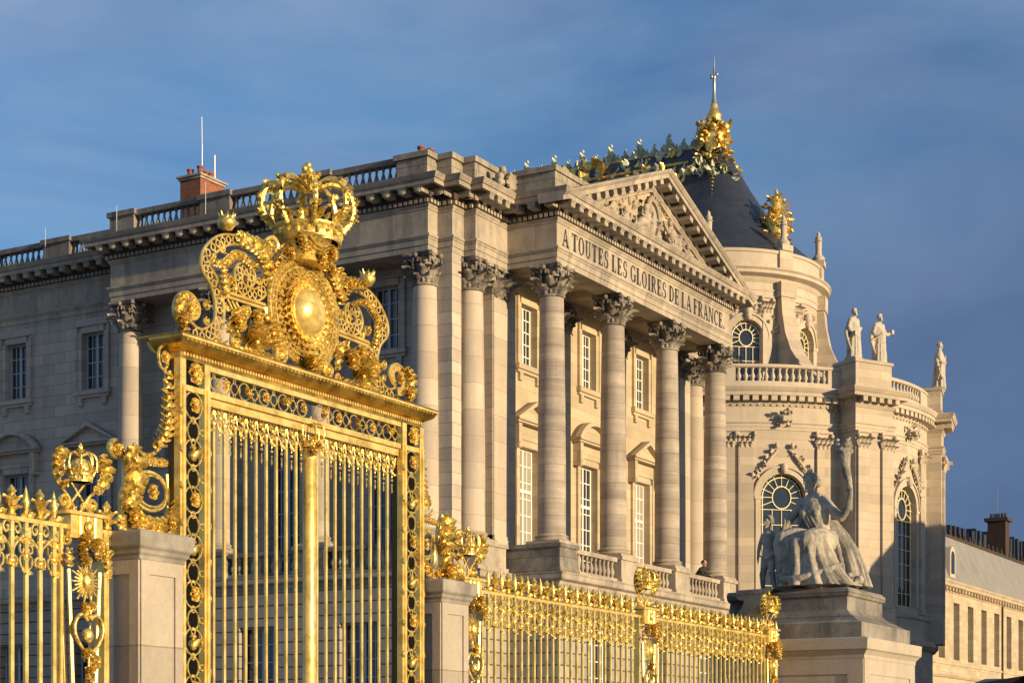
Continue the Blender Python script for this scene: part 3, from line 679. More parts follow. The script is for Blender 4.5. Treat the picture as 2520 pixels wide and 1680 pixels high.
# pedestals and balcony balustrades
def pedestal(m, x0, x1, y0, y1):
    m.box(x0, x1, y0, y1, ZL1 + .18, ZP - .15); m.box(x0 - .07, x1 + .07, y0 - .07, y1 + .07, ZL1 + .005, ZL1 + .18); m.box(x0 - .07, x1 + .07, y0 - .07, y1 + .07, ZP - .15, ZP - .004)
def ped_part(mt, *a): m = MB(); pedestal(m, *a); m.build('pedestal', M[mt], palace, smooth=0)
ped_part('dark', 57.82, 59.18, 31.28, 33.5)
for x in (63.5, 68.47): ped_part('trim', x - .68, x + .68, 31.28, 32.66)
ped_part('trim', 72.75, 74.1, 31.28, 34.0); ped_part('trim', 74.35, 76.3, 33.4, 34.6)
ped_part('trim', 55.55, 57.6, 33.4, 34.8); ped_part('trim', 54.75, 55.45, 33.9, 35.0)
for y in (35.17, 39.8, 44.45, 49.02): ped_part('dark', 54.15, 55.5, y - .68, y + .68)
def rails(m, x0, x1, y0, y1, zb_, zt, b=.16, t=.17): m.box(x0, x1, y0, y1, zb_, zb_ + b); m.box(x0, x1, y0, y1, zt - t, zt)
BP = [(.075, 0), (.075, .05), (.05, .07), (.055, .10), (.095, .20), (.10, .27), (.075, .38), (.045, .50), (.04, .58), (.06, .62), (.055, .67), (.08, .69), (.08, .74)]
m = MB()
for a, b in ((59.25, 62.75), (64.25, 67.72), (69.22, 72.68)): rails(m, a, b, 31.42, 31.72, ZL1 + .02, ZP - .08)
bal = m.build('portico_balustrade', M['trim'], palace, smooth=0)
def balusters(parent, pts, z, h, mt):
    s_ = h / .74; m = MB(); m.lathe([(r_ * 1.0, z_ * s_) for r_, z_ in BP], n=10); o = m.build('baluster', M[mt], parent, smooth=60); o.location = (*pts[0], z)
    for p in pts[1:]: c = copy_tree(o, parent); c.location = (*p, z)
pts = []
for a, b in ((59.25, 62.75), (64.25, 67.72), (69.22, 72.68)): pts += [(a + (b - a) * (k + .5) / 10, 31.57) for k in range(10)]
balusters(bal, pts, ZL1 + .18, ZP - .25 - ZL1 - .18, 'trim')
m = MB(); mb = MB()
for a, b in ((35.9, 39.05), (40.55, 43.7), (45.2, 48.27)):
    rails(m, 54.3, 54.6, a, b, ZL1 + .02, ZP - .08)
    for k in range(10): mb.lathe([(r_, ZL1 + .18 + z_ * .64 / .74) for r_, z_ in BP], (54.45, a + (b - a) * (k + .5) / 10, 0), 8)
o = m.build('court_balustrade', M['dark'], palace, smooth=0); tag(mb.build('balusters', M['trim'], o, smooth=60), kind='stuff')
M['attic'] = mat('grimy_attic_stone', (.3, .27, .22), 0.92, build=stone((0.46, 0.40, 0.30), (0.13, 0.125, 0.11), (0.57, 1.4), soot=0.55, streak=0.9, jcol=0.5))
# --- attic parapet: dies over the columns, pierced bays between
m = MB(); bays = []
XP = 54.50
def die(m, x0, x1, y0, y1):
    m.box(x0, x1, y0, y1, ZC1 + .0, ZPAR - .2); m.box(x0 - .05, x1 + .05, y0 - .05, y1 + .05, ZC1 - .01, ZC1 + .22); m.box(x0 - .09, x1 + .09, y0 - .09, y1 + .09, ZPAR - .2, ZPAR); 
for y in (39.8, 44.45): die(m, XP - .05, XP + .5, y - .72, y + .72)
die(m, XP - .05, XP + .5, 34.85, 36.1); die(m, XP - .05, XP + .5, 48.5, 49.75)
for a, b in ((36.1, 39.08), (40.52, 43.73), (45.17, 48.5)): rails(m, XP, XP + .36, a, b, ZC1 + .01, ZPAR - .03, .2, .2); bays.append((XP + .18, a, b))
XL = 55.97; yl = [54.05, 58.35, 62.7, 67.1, 71.5]
for y in yl: die(m, XL - .05, XL + .5, y - .72, y + .72)
for a, b in [(49.8, yl[0] - .72)] + [(yl[k] + .72, yl[k + 1] - .72) for k in range(4)]: rails(m, XL, XL + .36, a, b, ZC1 + .01, ZPAR - .03, .2, .2); bays.append((XL + .18, a, b))
par = m.build('attic_balustrade', M['dark'], palace, smooth=0)
pts = []
for x, a, b in bays[:6]: n_ = int(round((b - a) / .31)); pts += [(x, a + (b - a) * (k + .5) / n_) for k in range(n_)]
balusters(par, pts[:70], ZC1 + .2, ZPAR - .23 - ZC1 - .2, 'dark')
m = MB(); q = [(54.42, 34.85), (54.42, 34.8), (55.05, 34.8), (55.05, 34.17), (55.82, 34.17), (55.82, 33.67), (58.09, 33.67), (58.09, 31.62), (60.6, 31.62), (60.6, 33.0), (60.6, 36.1), (54.42, 36.1)]
m.prismz(q[1:], ZC1 - .02, ZPAR - .2); m.prismz([(54.33, 34.71), (54.96, 34.71), (54.96, 34.08), (55.73, 34.08), (55.73, 33.58), (58.0, 33.58), (58.0, 31.54), (60.65, 31.54), (60.65, 36.2), (54.33, 36.2)], ZPAR - .2, ZPAR - .003)
m.build('attic_block', M['attic'], palace, smooth=0)
m = MB(); m.box(71.3, 73.8, 31.6, 36, ZC1, ZPAR); m.box(73.79, 75.8, 33.7, 36, ZC1, ZPAR)
m.build('attic_block', M['attic'], palace, smooth=0)
m = MB(); m.prismz([(55.4, 37), (70, 37), (70, 92), (56.9, 92), (56.9, 50), (55.4, 50)], 22.05, 22.18); m.build('roof', M['slate'], palace, smooth=0)
# carved trophy in the angle of the attic
m = MB(); r = random.Random(5)
for k in range(26): m.ball((57.0 + r.uniform(-.5, .5), 33.1 + r.uniform(-.12, .1), 22.5 + r.uniform(-.25, .45)), (r.uniform(.06, .16),) * 3, 7, 5)
for k in range(16): a = r.uniform(0, 2 * pi); m.leaf((57.0, 33.05, 22.55), (cos(a), -.3, sin(a)), (0, -1, 0), .5, .14, 1)
m.build('carved_trophy', M['trim'], palace, smooth=50)
# chimneys
def chimney(x0, x1, y0, y1, z0, z1, mt, pots):
    m = MB(); m.box(x0, x1, y0, y1, z0, z1); c = m.build('chimney', M[mt], palace, smooth=0)
    m = MB(); m.box(x0 - .06, x1 + .06, y0 - .06, y1 + .06, z1, z1 + .1); m.box(x0 - .13, x1 + .13, y0 - .13, y1 + .13, z1 + .1, z1 + .18); m.build('chimney_cap', M['trim'], c, smooth=0)
    for (px, py, h) in pots:
        m = MB(); m.lathe([(.15, 0), (.17, .05), (.13, .1), (.12, h - .1), (.16, h - .06), (.16, h), (.10, h), (.10, h - .2)], (px, py, z1 + .2), 10); m.build('chimney_pot', M['pot'], c)
    return c
c = chimney(60.0, 61.55, 49.75, 50.85, 22, 26.25, 'brick', [(60.25, 50.5, .32), (60.3, 50.0, .40), (60.75, 50.1, .32), (61.1, 50.1, .34), (61.4, 50.5, .28)])
m = MB(); m.tube([(60.9, 50.4, 26.4), (60.9, 50.4, 28.0)], .022, 6); m.tube([(60.9, 50.4, 28.0), (60.88, 50.4, 29.2)], .014, 6); m.build('lightning_rod', M['lead'], c)
m = MB(); m.tube([(61.5, 50.2, 26.3), (61.5, 50.2, 27.7)], .035, 8); m.build('antenna_mast', M['white'], c)
chimney(57.2, 59.2, 36.6, 37.4, 22, 23.9, 'trim', [(57.45, 37, .55), (57.75, 37, .4), (58.1, 37, .65), (58.45, 36.9, .5), (58.75, 37, .6)])
chimney(58.0, 59.6, 41.6, 42.5, 22, 24.0, 'brick', [(58.3, 42.1, .4), (58.7, 42.1, .5), (59.2, 42.1, .5)])
for (px, py) in ((55.1, 49.3), (55.9, 53.9), (54.6, 44.4)):
    m = MB(); m.tube([(px - .75, py, 22.2), (px - .75, py, 23.5)], .016, 6); m.build('roof_rod', M['whitedull'], palace)
# ============================================================ GILDED GATE
GX, GY = 18.48, 13.70
Q = lambda gx, z, y=0.0: (GX + gx, GY + y, z)
def sc_(pts, s=1): return [(s * a, b) for a, b in pts]
def rail(m, pts, r=.022, y=0.0, k=4, s=1, flat=1.0, n=6): m.tube(spline([Q(s * a, b, y) for a, b in pts], k), r, n, flat=flat); return m
def band(m, pts, w_=.13, s=1, k=5, t=.016, loops=True, y=0.0):
    """openwork strap: two rails with a chain of rings between them"""
    C = spline([(a * s, 0, b) for a, b in pts], k); n = len(C); A = []; B = []; Nn = []
    for i, p in enumerate(C):
        d = (C[min(n - 1, i + 1)] - C[max(0, i - 1)]).normalized(); nn = Vector((-d.z, 0, d.x)); Nn.append(nn)
        ww = w_ / 2 * (1 if i < n * .8 else (1 - (i - n * .8) / (n * .2) * .55)) if w_ > 0 else .01
        A.append(Q(p.x + nn.x * ww, p.z + nn.z * ww, y)); B.append(Q(p.x - nn.x * ww, p.z - nn.z * ww, y))
    m.tube(A, t, 6, flat=1.8); m.tube(B, t, 6, flat=1.8)
    if loops:
        acc = 0; last = C[0]
        for i, p in enumerate(C):
            acc += (p - last).length; last = p
            if acc > w_ * .62:
                acc = 0; rr = w_ * .27
                m.tube([Q(p.x + rr * cos(a), p.z + rr * 1.0 * sin(a), y) for a in [pi / 3.5 * j for j in range(7)]], t * .62, 5, True)
                for sg in (-1, 1): m.ball(Q(p.x + Nn[i].x * sg * w_ * .38, p.z + Nn[i].z * sg * w_ * .38, y), t * 1.1, 6, 4)
    return m
def foliage(m, pts, L=.16, W=.045, n=10, seed=1, y=-.03, spread=.9, k=3, jit=.02, balls=True):
    """a stem with paired acanthus leaves, overlapping like tiles"""
    r = random.Random(seed); C = spline([(a, 0, b) for a, b in pts], k)
    n = max(3, int(sum((C[i + 1] - C[i]).length for i in range(len(C) - 1)) / (L * .52)))
    m.tube([Q(p.x, p.z, y) for p in C], W * .35, 5)
    for i in range(n):
        u = (i + .3) / n * (len(C) - 1); j = int(u); p = C[j].lerp(C[min(len(C) - 1, j + 1)], u - j)
        d = (C[min(len(C) - 1, j + 1)] - C[max(0, j - 1)]); a0 = atan2(d.z, d.x); f = .75 + .35 * sin(pi * i / n)
        for sg in (-1, 1):
            a = a0 + sg * spread * .95
            m.leaf(Q(p.x, p.z, y - .01), (cos(a), -.35, sin(a)), (0, -1, 0), L * f * r.uniform(.92, 1.08), W * 1.05 * f, 1.25, 3, 9)
        if i % 2 == 0: m.leaf(Q(p.x, p.z, y - .03), (cos(a0), -.5, sin(a0)), (0, -1, 0), L * .7 * f, W * .8, 1.6, 3, 8)
        if balls and i % 3 == 0: m.ball(Q(p.x, p.z, y - .06), (W * .42,) * 3, 7, 5)
def fan(m, cx, cz, R, n, a0, a1, W, y=-.04, curl=1.3, tiers=2):
    """acanthus fan: tiers of leaves radiating from one point"""
    for t_ in range(tiers):
        for i in range(n - t_ * 2):
            a = a0 + (a1 - a0) * (i + .5) / (n - t_ * 2); m.leaf(Q(cx, cz, y - .03 * t_), (cos(a), -.35 - .35 * t_, sin(a)), (0, -1, 0), R * (1 - .32 * t_), W * (1 - .15 * t_), curl, 3, 9)
    m.ball(Q(cx, cz, y - .05 - .02 * tiers), (R * .14,) * 3, 8, 6)
def cluster(m, cx, cz, rx, rz, n, L, W, seed=1, depth=.12, y=-.04):
    """bunch of flowers and fans over an oval"""
    r = random.Random(seed); K = max(2, int(n / 9)); g_ = 2.39996
    for i in range(K):
        q = sqrt((i + .5) / K); a = g_ * i + seed; x = cx + rx * q * cos(a); z = cz + rz * q * sin(a); yy = y - depth * (1 - q)
        fan(m, x, z, L * (1.15 - .2 * r.random()), 7, a - 1.9, a + 1.9, W * .95, yy, 1.3, 2)
def volute(m, cx, cz, r0, turns=1.6, s=1, t=.02, a0=0, y=0, r1=.15, bud=True):
    P = []
    for i in range(int(turns * 16) + 1):
        u = i / (turns * 16); a = a0 + s * 2 * pi * turns * u; rr = r0 * (1 - (1 - r1) * u); P.append(Q(cx + rr * cos(a), cz + rr * sin(a), y))
    m.tube(P, [t * 1.1, t, t * .8], 6, flat=1.6)
    if bud:
        m.ball(Q(cx, cz, y - .02), (r0 * .22, r0 * .22, r0 * .22), 8, 6)
def crown(m, cx, cy, z, r, h, arches=8, fl=True, seed=2):
    """royal crown: jewelled band, lilies, bellied arches, orb and lily finial"""
    rr = random.Random(seed)
    m.lathe([(r * .70, 0), (r * .73, -.01 * h), (r * .74, .03 * h), (r * .70, .05 * h), (r * .72, .13 * h), (r * .77, .15 * h), (r * .78, .19 * h), (r * .72, .20 * h), (r * .66, .12 * h), (r * .66, 0)], (cx, cy, z), 32)
    nb = 20
    for i in range(nb):
        a = 2 * pi * i / nb; m.ball((cx + cos(a) * r * .73, cy + sin(a) * r * .73, z + .09 * h), (r * .045, r * .045, h * .035 * (1.4 if i % 2 else .8)), 6, 5)
    for i in range(arches):
        a = 2 * pi * i / arches; ca_, sa = cos(a), sin(a)
        # lily on the band
        for q in (-1, 0, 1):
            b = a + q * .10; m.leaf((cx + cos(b) * r * .76, cy + sin(b) * r * .76, z + .19 * h), (cos(b) * .45 - q * sin(b) * .5, sin(b) * .45 + q * cos(b) * .5, 1), (ca_, sa, 0), h * (.28 if q == 0 else .2), r * .07, 1.3)
        P = spline([(r * .76, .16), (r * .98, .34), (r * 1.0, .52), (r * .86, .68), (r * .52, .74), (r * .12, .66)], 5)
        pts = [(cx + ca_ * p.x, cy + sa * p.x, z + p.y * h) for p in P]
        m.tube(pts, r * .065, 6); 
        for j in range(0, len(pts), 2):
            p = Vector(pts[j]); m.ball(tuple(p + Vector((ca_, sa, .1)) * r * .05), (r * .05,) * 3, 6, 5)
        if fl:
            for j in (5, 10, 15):
                p = Vector(pts[min(j, len(pts) - 1)])
                for sg in (-1, 1): m.leaf(tuple(p), (-sa * sg + ca_ * .4, ca_ * sg + sa * .4, .3), (ca_, sa, .2), r * .22, r * .06, 1.2)
        b = a + pi / arches; m.leaf((cx + cos(b) * r * .75, cy + sin(b) * r * .75, z + .18 * h), (cos(b) * .5, sin(b) * .5, 1), (cos(b), sin(b), 0), h * .16, r * .05, 1.2); m.ball((cx + cos(b) * r * .86, cy + sin(b) * r * .86, z + .36 * h), (r * .045,) * 3, 6, 5)
    m.lathe([(r * .12, .64), (r * .07, .68), (r * .05, .74), (r * .11, .76), (r * .05, .78)], (cx, cy, z), 10) if False else m.lathe([(r * .13, .64 * h), (r * .06, .69 * h), (r * .10, .72 * h), (r * .05, .75 * h)], (cx, cy, z), 10)
    for k in range(6):
        a = pi / 3 * k
        m.leaf((cx + cos(a) * r * .05, cy + sin(a) * r * .05, z + .76 * h), (cos(a) * .55, sin(a) * .55, 1), (cos(a), sin(a), 0), h * .13, r * .07, 1.5, 2, 7); m.leaf((cx + cos(a + .5) * r * .05, cy + sin(a + .5) * r * .05, z + .74 * h), (cos(a + .5), sin(a + .5), .3), (0, 0, 1), h * .09, r * .05, .8, 2, 6)
    m.ball((cx, cy, z + .87 * h), (r * .15, r * .15, h * .085), 12, 8); m.ball((cx, cy, z + .955 * h), (r * .085, r * .085, h * .045), 8, 6)
    for sg in (-1, 1): m.ball((cx + sg * r * .13, cy, z + .90 * h), (r * .07, r * .07, h * .04), 8, 6)
def rosette(m, cx, cz, r, y=-.02, seed=1):
    rr = random.Random(seed)
    for ring, (n, q, L) in enumerate(((7, .22, .78), (5, .1, .5))):
        for k in range(n):
            a = 2 * pi * k / n + ring * .4; m.leaf(Q(cx + cos(a) * r * q, cz + sin(a) * r * q, y - ring * .02), (cos(a), -.35 - .4 * ring, sin(a)), (0, -1, 0), r * L, r * .24, 1.2, 2, 6)
    m.ball(Q(cx, cz, y - .05), (r * .2,) * 3, 8, 6)
def ringe(m, cx, cz, rx, rz, t=.012, y=0, n=14): m.tube([Q(cx + rx * cos(2 * pi * i / n), cz + rz * sin(2 * pi * i / n), y) for i in range(n)], t, 5, True)
gate = empty('gilded_gate', 'tall gilded wrought iron gate crowned by a royal coat of arms between two stone pillars', 'gate', loc=(GX, GY, 0))
ZR = 5.86
# jambs: two slab posts each with a pierced chain between them
for s in (-1, 1):
    m = MB(); a, b = s * 2.04, s * 2.53
    ia, ob = (a + s * .03, b - s * .03)
    for x in (ia, ob):
        m.box(GX + x - .05, GX + x + .05, GY - .20, GY - .11, 0.1, 6.16); m.box(GX + x - .022, GX + x + .022, GY - .225, GY - .20, .1, ZR)
    x = ia if s < 0 else ob
    m.box(GX + min(a, b), GX + max(a, b), GY - .185, GY - .12, ZR - .05, ZR + .015)
    j = m.build('jamb', M['gold_plain'], gate, smooth=0)
    m = MB(); m.box(GX + max(ia, ob) - .02, GX + max(ia, ob) + .02, GY - .11, GY + .10, .1, 6.14); m.box(GX + min(ia, ob) - .02, GX + min(ia, ob) + .02, GY - .11, GY + .0, 4.2 if s < 0 else .1, 6.14); m.build('inner_plate', M['gold_shade'], j, smooth=0)
    m = MB(); cx = s * 2.285; rosette(m, cx, 6.02, .17, y=-.16, seed=3)
    z = ZR - .14; k = 0; yv = -.165
    for sg in (-1, 1): pass
    while z > 0.4:
        if k % 2 == 0:
            ringe(m, cx, z - .06, .155, .155, .011, yv)
            if k % 4 == 0: rosette(m, cx, z - .06, .12, y=yv, seed=k)
            else:
                m.lathe([(.0, -.1), (.03, -.09), (.055, -.04), (.05, 0), (.02, .03), (.045, .05), (.03, .08), (0, .1)], Q(cx, z - .06, yv), 8)
                for q in (-1, 1): m.leaf(Q(cx, z - .13, yv - .01), (q * .6, -.2, 1), (0, -1, 0), .15, .035, 1.1)
            z -= .27
        else:
            ringe(m, cx, z, .10, .115, .011, yv)
            for q in (-1, 1): ringe(m, cx + q * .15, z - .0, .035, .035, .009, yv, 8)
            z -= .17
        ringe(m, cx, z + .04, .035, .04, .009, yv, 8); k += 1
        if k % 2: z -= .08
        else: z -= .02
    for sg in (-1, 1):
        zz = ZR - .3
        while zz > .4: m.ball(Q(a if sg < 0 else b, zz, -.21), (.028, .022, .05), 6, 5); zz -= .42
    m.build('chain_ornament', M['gold'], j, smooth=50)
    # leaf cresting climbing the outside of the jamb and the scroll bracket on the pillar
    m = MB(); S = lambda p: sc_(p, s)
    strip = S([(-2.6, 6.02), (-2.62, 5.8), (-2.62, 5.6), (-2.64, 5.42), (-2.70, 5.26), (-2.82, 5.14)])
    foliage(m, strip, .165, .046, 15, 4 + s, spread=.8); rail(m, S([(-2.56, 6.0), (-2.56, 5.56), (-2.59, 5.34), (-2.66, 5.16), (-2.78, 5.05), (-2.92, 5.02), (-3.04, 5.06), (-3.1, 5.12)]), .024)
    ringe(m, s * -2.63, 6.16, .085, .13, .018, -.02); rosette(m, s * -2.63, 6.16, .10, seed=8)
    m.build('leaf_cresting', M['gold'], j, smooth=50)
    m = MB(); rx = .235
    ringe(m, s * -2.84, 4.62, .29, .215, .026, 0, 24); ringe(m, s * -2.84, 4.62, .25, .175, .014, -.03, 24)
    rail(m, S([(-3.1, 4.62), (-3.13, 4.4), (-2.95, 4.27), (-2.7, 4.27), (-2.55, 4.40), (-2.52, 4.62), (-2.55, 4.85)]), .024)
    rosette(m, s * -2.84, 4.61, .12, seed=5); foliage(m, S([(-3.15, 4.93), (-2.62, 4.96)]), .075, .022, 8, 9); rail(m, S([(-3.2, 4.93), (-2.56, 4.96)]), .014)
    volute(m, s * -3.40, 5.0, .11, 1.5, s, .026, pi / 2); rosette(m, s * -3.40, 5.0, .1, seed=6)
    rail(m, S([(-3.33, 5.07), (-3.24, 4.9), (-3.22, 4.7), (-3.3, 4.5), (-3.3, 4.3), (-3.42, 4.2)]), .04)
    foliage(m, S([(-3.30, 4.28), (-3.28, 4.5), (-3.22, 4.75), (-3.30, 5.0)]), .23, .062, 8, 12, y=-.06)
    foliage(m, S([(-3.45, 4.20), (-3.2, 4.22), (-2.85, 4.2), (-2.55, 4.32), (-2.5, 4.55)]), .18, .05, 11, 21, y=-.06); fan(m, s * -3.28, 4.26, .20, 9, 0, 2 * pi, .05, -.10); fan(m, s * -2.66, 4.28, .15, 8, 0, 2 * pi, .04, -.08)
    m.build('pillar_scroll', M['gold'], j, smooth=50)
# lintel
m = MB(); x0, x1 = GX - 2.52, GX + 2.49; y0, y1 = GY - .17, GY + .13
CP = [(0, 6.16), (.02, 6.16), (.02, 6.235), (.04, 6.24), (.05, 6.25), (.085, 6.265), (.14, 6.30), (.165, 6.345), (.165, 6.352), (.185, 6.357), (.185, 6.39), (.195, 6.40), (0, 6.405)]
m.sweep([(x0, y1), (x0, y0), (x1, y0), (x1, y1), (x0, y1)], CP, False)
m.box(x0 - .18, x1 + .18, y0 - .18, y1 + .18, 6.398, 6.412); m.box(x0 + .01, x1 - .01, y0 + .01, y1 - .01, 6.165, 6.2)
lin = m.build('lintel', M['gold_mirror'], gate, smooth=0)
m = MB(); n_ = 92
for i in range(n_):
    x = x0 + (x1 - x0) * (i + .5) / n_; m.box(x - .014, x + .014, y0 - .048, y0 - .02, 6.195, 6.232); 
n_ = 70
for i in range(n_): x = x0 - .1 + (x1 - x0 + .2) * (i + .5) / n_; m.ball((x, y0 - .17, 6.346), (.020, .012, .010), 6, 4)
m.box(x0 - .18, x1 + .18, y0 - .195, y0 - .184, 6.360, 6.388)
m.build('dentils', M['gold_plain'], lin, smooth=0)
# pierced frieze under the lintel
m = MB()
m.box(GX - 2.0, GX + 2.0, GY - .185, GY - .10, 6.10, 6.16); m.box(GX - 2.0, GX + 2.0, GY - .185, GY - .10, ZR - .055, ZR + .01); m.box(GX - 2.0, GX + 2.0, GY - .15, GY - .04, ZR - .15, ZR - .065)
fr = m.build('frieze', M['gold_plain'], gate, smooth=0)
m = MB(); k = 0; x = -1.9; zc = 5.985
while x < 1.95:
    if abs(x) > .12:
        if k % 2: ringe(m, x, zc, .105, .10, .009, -.15, 12); (rosette(m, x, zc, .085, y=-.155, seed=k) if k % 4 == 1 else cluster(m, x, zc, .05, .05, 12, .07, .02, k, .03, -.17))
        else:
            ringe(m, x, zc, .065, .065, .008, -.15, 10); ringe(m, x, zc + .085, .022, .022, .007, -.15, 7); ringe(m, x, zc - .085, .022, .022, .007, -.15, 7)
        ringe(m, x + .095, zc, .02, .022, .007, -.15, 7)
    x += .19; k += 1
m.build('chain_ornament', M['gold'], fr, smooth=50)
# gate leaves: bars, lambrequin of scrolls and drops
m = MB(); m.box(-.019, .019, -.014, .014, .1, ZR - .32); m.ball((0, 0, ZR - .32), (.03, .03, .04), 8, 6); m.ball((0, 0, ZR - .40), (.022, .022, .02), 8, 6)
b0 = None
for s in (-1, 1):
    for k in range(1, 10):
        gx = s * (.2 * k + .02)
        if b0 is None: b0 = m.build('bar', M['gold_plain'], gate, smooth=30); b0.matrix_parent_inverse = T(-GX, -GY, 0); c = b0
        else: c = copy_tree(b0, gate)
        c.location = (GX + gx, GY - .08, 0)
m = MB(); m.lathe([(.085, .1), (.085, 1.9), (.10, 1.92), (.10, 1.98), (.085, 2.0), (.085, 5.36), (.11, 5.40), (.09, 5.46), (.09, 5.52)], (GX, GY - .13, 0), 20); mp_ = m.build('meeting_post', M['gold_plain'], gate, smooth=60)
m = MB(); crown(m, GX, GY - .15, 5.52, .17, .40, 6, False); cluster(m, 0, 5.50, .13, .05, 20, .1, .03, 77, .06, -.2); m.build('post_cap', M['gold'], mp_, smooth=50)
def lamb(seed):
    m = MB(); r = random.Random(seed); zt = ZR - .15
    for s in (-1, 1):
        volute(m, s * .045, zt - .05, .04, 1.2, s, .008, pi / 2, 0, .2); volute(m, s * .045, zt - .15, .036, 1.2, -s, .007, -pi / 2, 0, .2)
        rail(m, [(s * .09, zt - .02), (s * .07, zt - .12), (s * .02, zt - .2), (0, zt - .3)], .007)
        m.leaf(Q(s * .01, zt - .08), (s * .8, -.3, -.6), (0, -1, 0), .08, .022, 1.2, 2, 5); m.leaf(Q(s * .01, zt - .22), (s * .6, -.3, -.9), (0, -1, 0), .09, .022, 1.2, 2, 5); m.leaf(Q(s * .02, zt), (s * .5, -.3, .9), (0, -1, 0), .06, .02, 1.2, 2, 5)
    for z_, r_ in ((.2, .018), (.27, .014), (.34, .018), (.40, .012)): m.ball(Q(0, zt - z_), (r_, r_, r_ * 1.3), 6, 5)
    m.lathe([(0, -.12), (.012, -.08), (.004, -.03), (.01, 0)], Q(0, zt - .40), 6)
    return m
m = lamb(1); m.v = [(x - GX, y - GY, z) for x, y, z in m.v]; l0 = m.build('scroll_pendant', M['gold'], gate, smooth=50, local=True); l0.matrix_parent_inverse = T(-GX, -GY, 0); first = True
for s in (-1, 1):
    for k in range(10):
        c = l0 if first else copy_tree(l0, gate); first = False; c.location = (GX + s * (.12 + .2 * k), GY - .09, 0)
m = MB(); m.box(GX - 1.98, GX + 1.98, GY - .115, GY - .06, 1.9, 1.96); m.box(GX - 1.98, GX + 1.98, GY - .115, GY - .06, .35, .43); m.build('cross_rail', M['gold_plain'], gate, smooth=0)
# ---- cresting above the lintel
A = [(-2.16, 6.65), (-2.02, 6.60), (-1.86, 6.62), (-1.72, 6.76), (-1.67, 6.91), (-1.68, 7.05), (-1.72, 7.17), (-1.78, 7.28), (-1.86, 7.35), (-1.93, 7.42), (-1.92, 7.53), (-1.84, 7.64), (-1.7, 7.75), (-1.54, 7.83), (-1.35, 7.87), (-1.16, 7.87)]
A = [(a + .06 if i > 2 else a, b - .05) for i, (a, b) in enumerate(A)]
B = [(-1.16, 7.83), (-0.97, 7.83), (-0.82, 7.76), (-0.72, 7.66), (-0.70, 7.52), (-0.74, 7.40), (-0.84, 7.29), (-0.97, 7.24), (-1.13, 7.25), (-1.24, 7.31), (-1.27, 7.4), (-1.22, 7.49), (-1.13, 7.52), (-1.04, 7.5), (-1.0, 7.44), (-1.03, 7.37), (-1.1, 7.35)]
C_ = [(-2.16, 6.62), (-2.28, 6.64), (-2.37, 6.72), (-2.37, 6.83), (-2.29, 6.92), (-2.16, 6.95), (-2.06, 6.90), (-2.03, 6.82), (-2.07, 6.75), (-2.14, 6.73)]
D_ = [(-.72, 7.05), (-.72, 6.92), (-.60, 6.82), (-.52, 6.72), (-.50, 6.60), (-.58, 6.49), (-.72, 6.46), (-.80, 6.52), (-.76, 6.60)]
